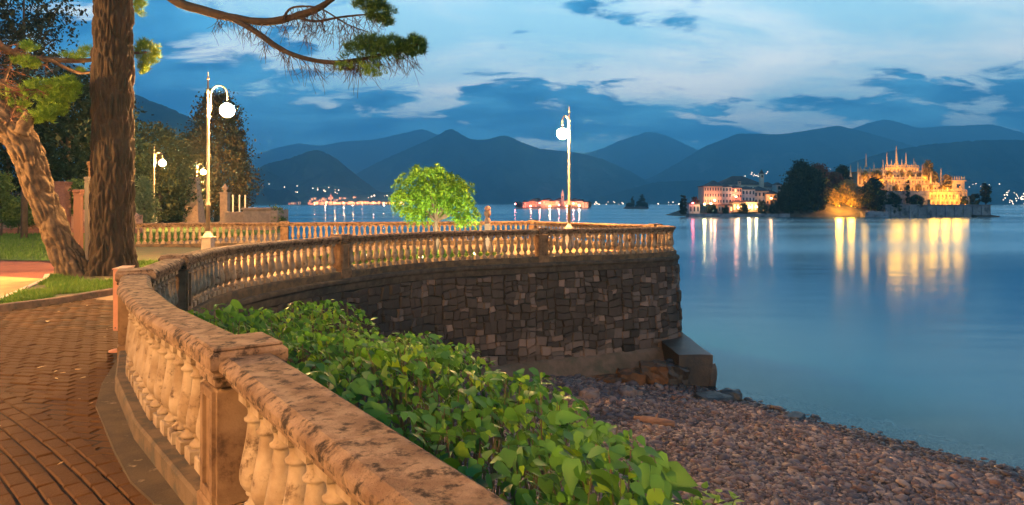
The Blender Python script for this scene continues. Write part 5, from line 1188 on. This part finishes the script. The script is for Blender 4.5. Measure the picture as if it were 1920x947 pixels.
# ------------------------------------------------------------------ village on the island
house('long pink three-storey waterside house with rows of windows', 1320, 1354, 349, 344.5, 383, 279, 9, M_wallp, M_roof, 3, 7, 0.0)
house('pale end house adjoining the long pink waterside house', 1354, 1372, 350, 345, 383, 280, 8, M_wallw, M_roof, 3, 3, 0.0)
house('rose house behind the village restaurant', 1372, 1391, 352, 347, 383, 281, 8, M_wallp, M_roof, 3, 4, 0.15)
house('grey house with two window rows above the restaurant', 1391, 1416, 355, 349, 380, 282, 8, M_wallg, M_roof, 2, 4, 0.0)
house('brightly lit restaurant on the village quay', 1374, 1420, 379, 375.5, 398, 276, 6, M_wallo, M_roofr, 1, 7, 0.9)
house('low rose terrace house by the quay lamp', 1346, 1374, 385, 382, 399, 276.5, 5, M_wallp, M_roofr, 1, 5, 0.2)
house('broad hip-roofed mansion crowning the village', 1352, 1432, 346, 329, 366, 296, 14, M_wallw, M_roof, 1, 12, 0.0)
house('lower wing of the mansion with slate roof', 1328, 1358, 349, 338, 366, 294, 10, M_wallw, M_roof, 1, 5, 0.0)
house('gabled house on the hill behind the restaurant', 1414, 1442, 358, 349, 384, 284, 8, M_wallw, M_roof, 2, 4, 0.0)
house('orange lit house with a tiled roof near the big trees', 1436, 1462, 364, 356, 384, 283, 8, M_wallo, M_roofr, 2, 4, 0.1)
house('white narrow house tower near the big trees', 1456, 1466, 346, 342, 384, 287, 5, M_wallg, M_roof, 3, 1, 0.0)
house('ochre house behind the white narrow tower', 1464, 1478, 352, 346, 384, 288, 6, M_wallo, M_roof, 2, 2, 0.0)
house('slate-roofed house on the hilltop beside the bell tower', 1432, 1456, 350, 341, 372, 294, 9, M_wallg, M_roof, 1, 4, 0.0)
house('small tiled house among the quay trees', 1420, 1448, 386, 380, 400, 277, 5, M_wallo, M_roofr, 1, 4, 0.4)
house('boathouse at the tip of the village', 1292, 1312, 383, 377, 401, 277, 6, M_wallg, M_roof, 1, 3, 0.0)
spire_tower('white bell tower on the village skyline', 1429, 1.6, 352, 326, 293, M_wallw, M_roof, 317)
spire_tower('small rose bell turret above the grey village house', 1387, 1.1, 354, 340, 289, M_wallp, M_roof, 335)
for u, D, vb, vt, wd, lab in ((1281, 276, 401, 366, 16, 'dark tree on the tip of the village'), (1303, 280, 398, 370, 20, 'dark reddish tree behind the quay lamps'), (1395, 274.5, 402, 380, 18, 'dark quay tree in front of the lit restaurant'), (1430, 275, 402, 378, 18, 'dark quay tree beside the lit restaurant'), (1360, 275, 402, 386, 12, 'small dark tree before the low rose house'), (1335, 275.5, 402, 384, 22, 'dark hedge tree below the long pink house'), (1452, 275, 402, 376, 22, 'dark tree at the big-tree end of the quay')):
    far_tree(lab, u, D, vb, vt, wd, M_dk if u != 1303 else M_red, 70, 30, 0.5, shape='bush')
qk = MB().box((X(1385, 274), 275.5, WATER + 0.35), (X(1480, 274) - X(1290, 274), 5, 1.9), top=0.99).build('quay', M_sea, None); tag(qk, 'low stone quay along the village waterfront', 'quay')
for u, v, D, p, col, lab in ((1299, 384, 275, 500, (1, 0.10, 0.12), 'red harbour light at the tip of the village'), (1321, 386, 274.5, 1500, (1, 0.62, 0.22), 'yellow quay lamp below the long pink house'), (1333, 385, 275.6, 500, (1, 0.55, 0.25), 'small quay lamp by the hedge'),
                             (1340, 379, 277, 900, (1, 0.32, 0.16), 'orange wall lamp at the long pink house'), (1380, 372, 279, 900, (1, 0.30, 0.16), 'orange lamp over the restaurant roof'), (1405, 392, 273.8, 1600, (1, 0.62, 0.28), 'bright lamp at the restaurant front'), (1418, 391, 273.8, 900, (1, 0.58, 0.28), 'second bright lamp at the restaurant corner'), (1384, 392, 273.8, 700, (1, 0.5, 0.22), 'lamp beside the quay tree at the restaurant'), (1446, 375, 281, 500, (1, 0.4, 0.15), 'orange lamp by the tiled house')):
    floodlight((X(u, D), D, Z(v, D)), p, lab, col, None, 1.0, 40.0, 0.35, 0.4, 'lamp', 'quay_lamp')
    MB().tube([(0, 0, WATER - Z(v, D)), (0, 0, 0.0)], 0.07, 6).build('pole', M_dark, bpy.data.objects[[o.name for o in COL.objects if o.name.startswith('quay_lamp')][-1]])

# ------------------------------------------------------------------ fishermen's island
DP = 700.0
shore_mound('island', 958, 1116, DP - 4, 40, lambda u, fy: WATER + 1.6 + 1.5 * fy, M_isl, 50, 10)
pl = [(980, 993, 379, 376), (992, 1004, 377, 373.5), (1003, 1016, 378, 374.5), (1015, 1029, 376, 372.5), (1028, 1040, 378, 374), (1039, 1050, 376.5, 373), (1058, 1069, 377, 373), (1068, 1082, 378, 374.5), (1081, 1093, 377, 373.5), (1092, 1103, 379, 376), (998, 1008, 374, 371.5), (1022, 1034, 373.5, 371), (1044, 1056, 373.5, 370.5), (1072, 1084, 374, 371.5)]
for i, (a, b, ve, vr) in enumerate(pl):
    house('small red-lit %s house %s of the fishing island' % (('pink', 'ochre', 'cream')[i % 3], 'in the front row' if i < 10 else 'behind the front row'), a, b, ve, vr, 390, DP + (3 if i < 10 else 14) + (i % 3) * 2, 6, (M_wallp, M_wallo, M_wallw)[i % 3], M_roofr, 2, 4, 0.3, M_litr, 'houses of the fishing island')
spire_tower('slim white church spire of the fishing island', 1055, 2.6, 388, 365, DP + 10, M_wallw, M_wallw, 354)
for u, wd, vt in ((972, 14, 378), (985, 12, 376), (1008, 14, 372), (1030, 14, 371), (1048, 12, 373), (1068, 12, 373), (1090, 16, 373), (1104, 12, 378)):
    far_tree('dark round tree among the houses of the fishing island', u, DP + 20, 391, vt, wd, M_dk if u % 3 else M_red, 40, 26, 1.2, 'trees of the fishing island', shape='round')
for u, v, p, col in ((966, 382, 1500, (1, .2, .2)), (995, 386, 6000, (1, .24, .13)), (1031, 386, 16000, (1, .42, .2)), (1048, 384, 6000, (1, .2, .13)), (1063, 386, 8000, (1, .28, .16)), (1086, 385, 15000, (1, .42, .2)), (1012, 380, 5000, (1, .2, .12)), (1075, 381, 5000, (1, .2, .12))):
    floodlight((X(u, DP - 5), DP - 5, Z(v + 3, DP - 5)), p, 'glowing harbour lamp on the fishing island shore', col, 'harbour lamps of the fishing island', 2.0, 60.0, 0.5, 0.8, 'lamp', 'harbour_lamp')
# tree islet
shore_mound('islet', 1168, 1220, DP - 2, 14, lambda u, fy: WATER + 2.2, M_isl, 20, 8)
for u, vt, wd, sh in ((1186, 369, 8, 'tall'), (1204, 365, 14, 'tall'), (1197, 376, 12, 'bush'), (1180, 381, 14, 'bush'), (1210, 380, 12, 'bush')):
    far_tree('dark tree on the tiny bare islet', u, DP + 4, 391, vt, wd, M_dk, 60, 28, 1.0, 'trees of the tiny islet', shape=sh)

# ------------------------------------------------------------------ far town and scattered lights
DT = 2250.0
shore_mound('far_shore', 440, 800, DT - 10, 160, lambda u, fy: WATER + 4 + 60 * fy * (0.5 + 0.5 * math.sin(u * 0.02)), M_hill, 70, 10)
k = 0
for u in np.arange(476, 760, 5.2):
    if 512 < u < 540 or 560 < u < 578: continue
    for row in range(1 if u < 575 else 2):
        uu = u + rng.uniform(-2, 2); w_ = rng.uniform(3.4, 6.0); vb = 383.0 - row * rng.uniform(4, 11); ht = rng.uniform(3.2, 5.5)
        house('tiny lit %s house %s of the far town' % (('pink', 'ochre', 'cream')[k % 3], ('on the waterfront', 'on the slope behind the waterfront')[row]), uu - w_ / 2, uu + w_ / 2, vb - ht, vb - ht - 1.3, vb + 1.5, DT + row * 60, 9, (M_wallp, M_wallo, M_wallw)[k % 3], M_roofr, 1, 3, 0.75, M_litr if k % 2 else M_lit, 'houses of the far town'); k += 1
spire_tower('tiny bell tower of the far town', 620, 5, 384, 366, DT + 30, M_wallp, M_roofr, 360)
for u, p in ((485, 9e4), (505, 6e4), (590, 8e4), (610, 1.6e5), (628, 1.8e5), (645, 1.8e5), (662, 1.6e5), (680, 1.4e5), (700, 1.2e5), (720, 1.4e5), (738, 1.4e5), (752, 1.2e5)):
    floodlight((X(u, DT - 14), DT - 14, WATER + 3), p, 'orange street light on the far town waterfront', (1, 0.34, 0.14), 'street lights of the far town', 5.0, 14.0, 1.0, 3.0, 'lamp', 'shore_lamp')
hl = MB().lathe([(0.2, 0), (1.0, 0.5), (1.3, 1.4), (0.9, 2.3), (0.1, 2.7)], 8).mesh('hill_lamp', mat('hill_lamp', (1, 0.8, 0.6), None, emit=(1, 0.78, 0.52), estr=5.0))
for (u0, u1, v0, v1, D, n, wh) in ((1868, 1925, 357, 388, 2300, 46, 'on the shore beyond the end of the sea wall'), (1388, 1440, 322, 332, 2900, 14, 'on the mountain above the village bell tower'), (1530, 1562, 318, 322, 2700, 5, 'on the mountain behind the largest dark trees'), (1805, 1885, 345, 352, 2400, 6, 'high above the end of the sea wall'), (1230, 1275, 380, 386, 2300, 9, 'on the shore beside the village tip'), (1112, 1170, 376, 388, 2300, 14, 'on the shore between fishing island and tiny islet'), (478, 560, 346, 362, 2240, 9, 'on the slope by the dome-shaped bronze tree'), (590, 640, 352, 366, 2240, 10, 'on the slope above the far town bell tower'), (690, 740, 366, 372, 2240, 6, 'above the far town roofs beside the maple')):
    for i in range(n):
        o = link('hill_lamp', hl, None, (X(rng.uniform(u0, u1), D), D - rng.uniform(0, 40), 0)); o.location.z = Z(rng.uniform(v0, v1), D); o.scale = [rng.uniform(0.7, 1.6)] * 3
        tag(o, 'tiny pale light ' + wh, 'lamp', 'lights ' + wh)

# ------------------------------------------------------------------ evening haze over the lake
hz = MB().box((0, 3400, 445), (19600, 9000, 908)).mesh('haze', bpy.data.materials.new('haze_air'))
hm = hz.materials[0]; hm.use_nodes = True; ht = NT(hm.node_tree); ht.n.clear()
pv = ht.node('ShaderNodeVolumePrincipled'); pv.inputs['Color'].default_value = (0.17, 0.60, 1.0, 1); pv.inputs['Density'].default_value = HAZE_DENSITY
pv.inputs['Anisotropy'].default_value = 0.55
ho = ht.node('ShaderNodeOutputMaterial'); ht.l.new(pv.outputs[0], ho.inputs['Volume'])
tag(link('haze', hz), kind='stuff')
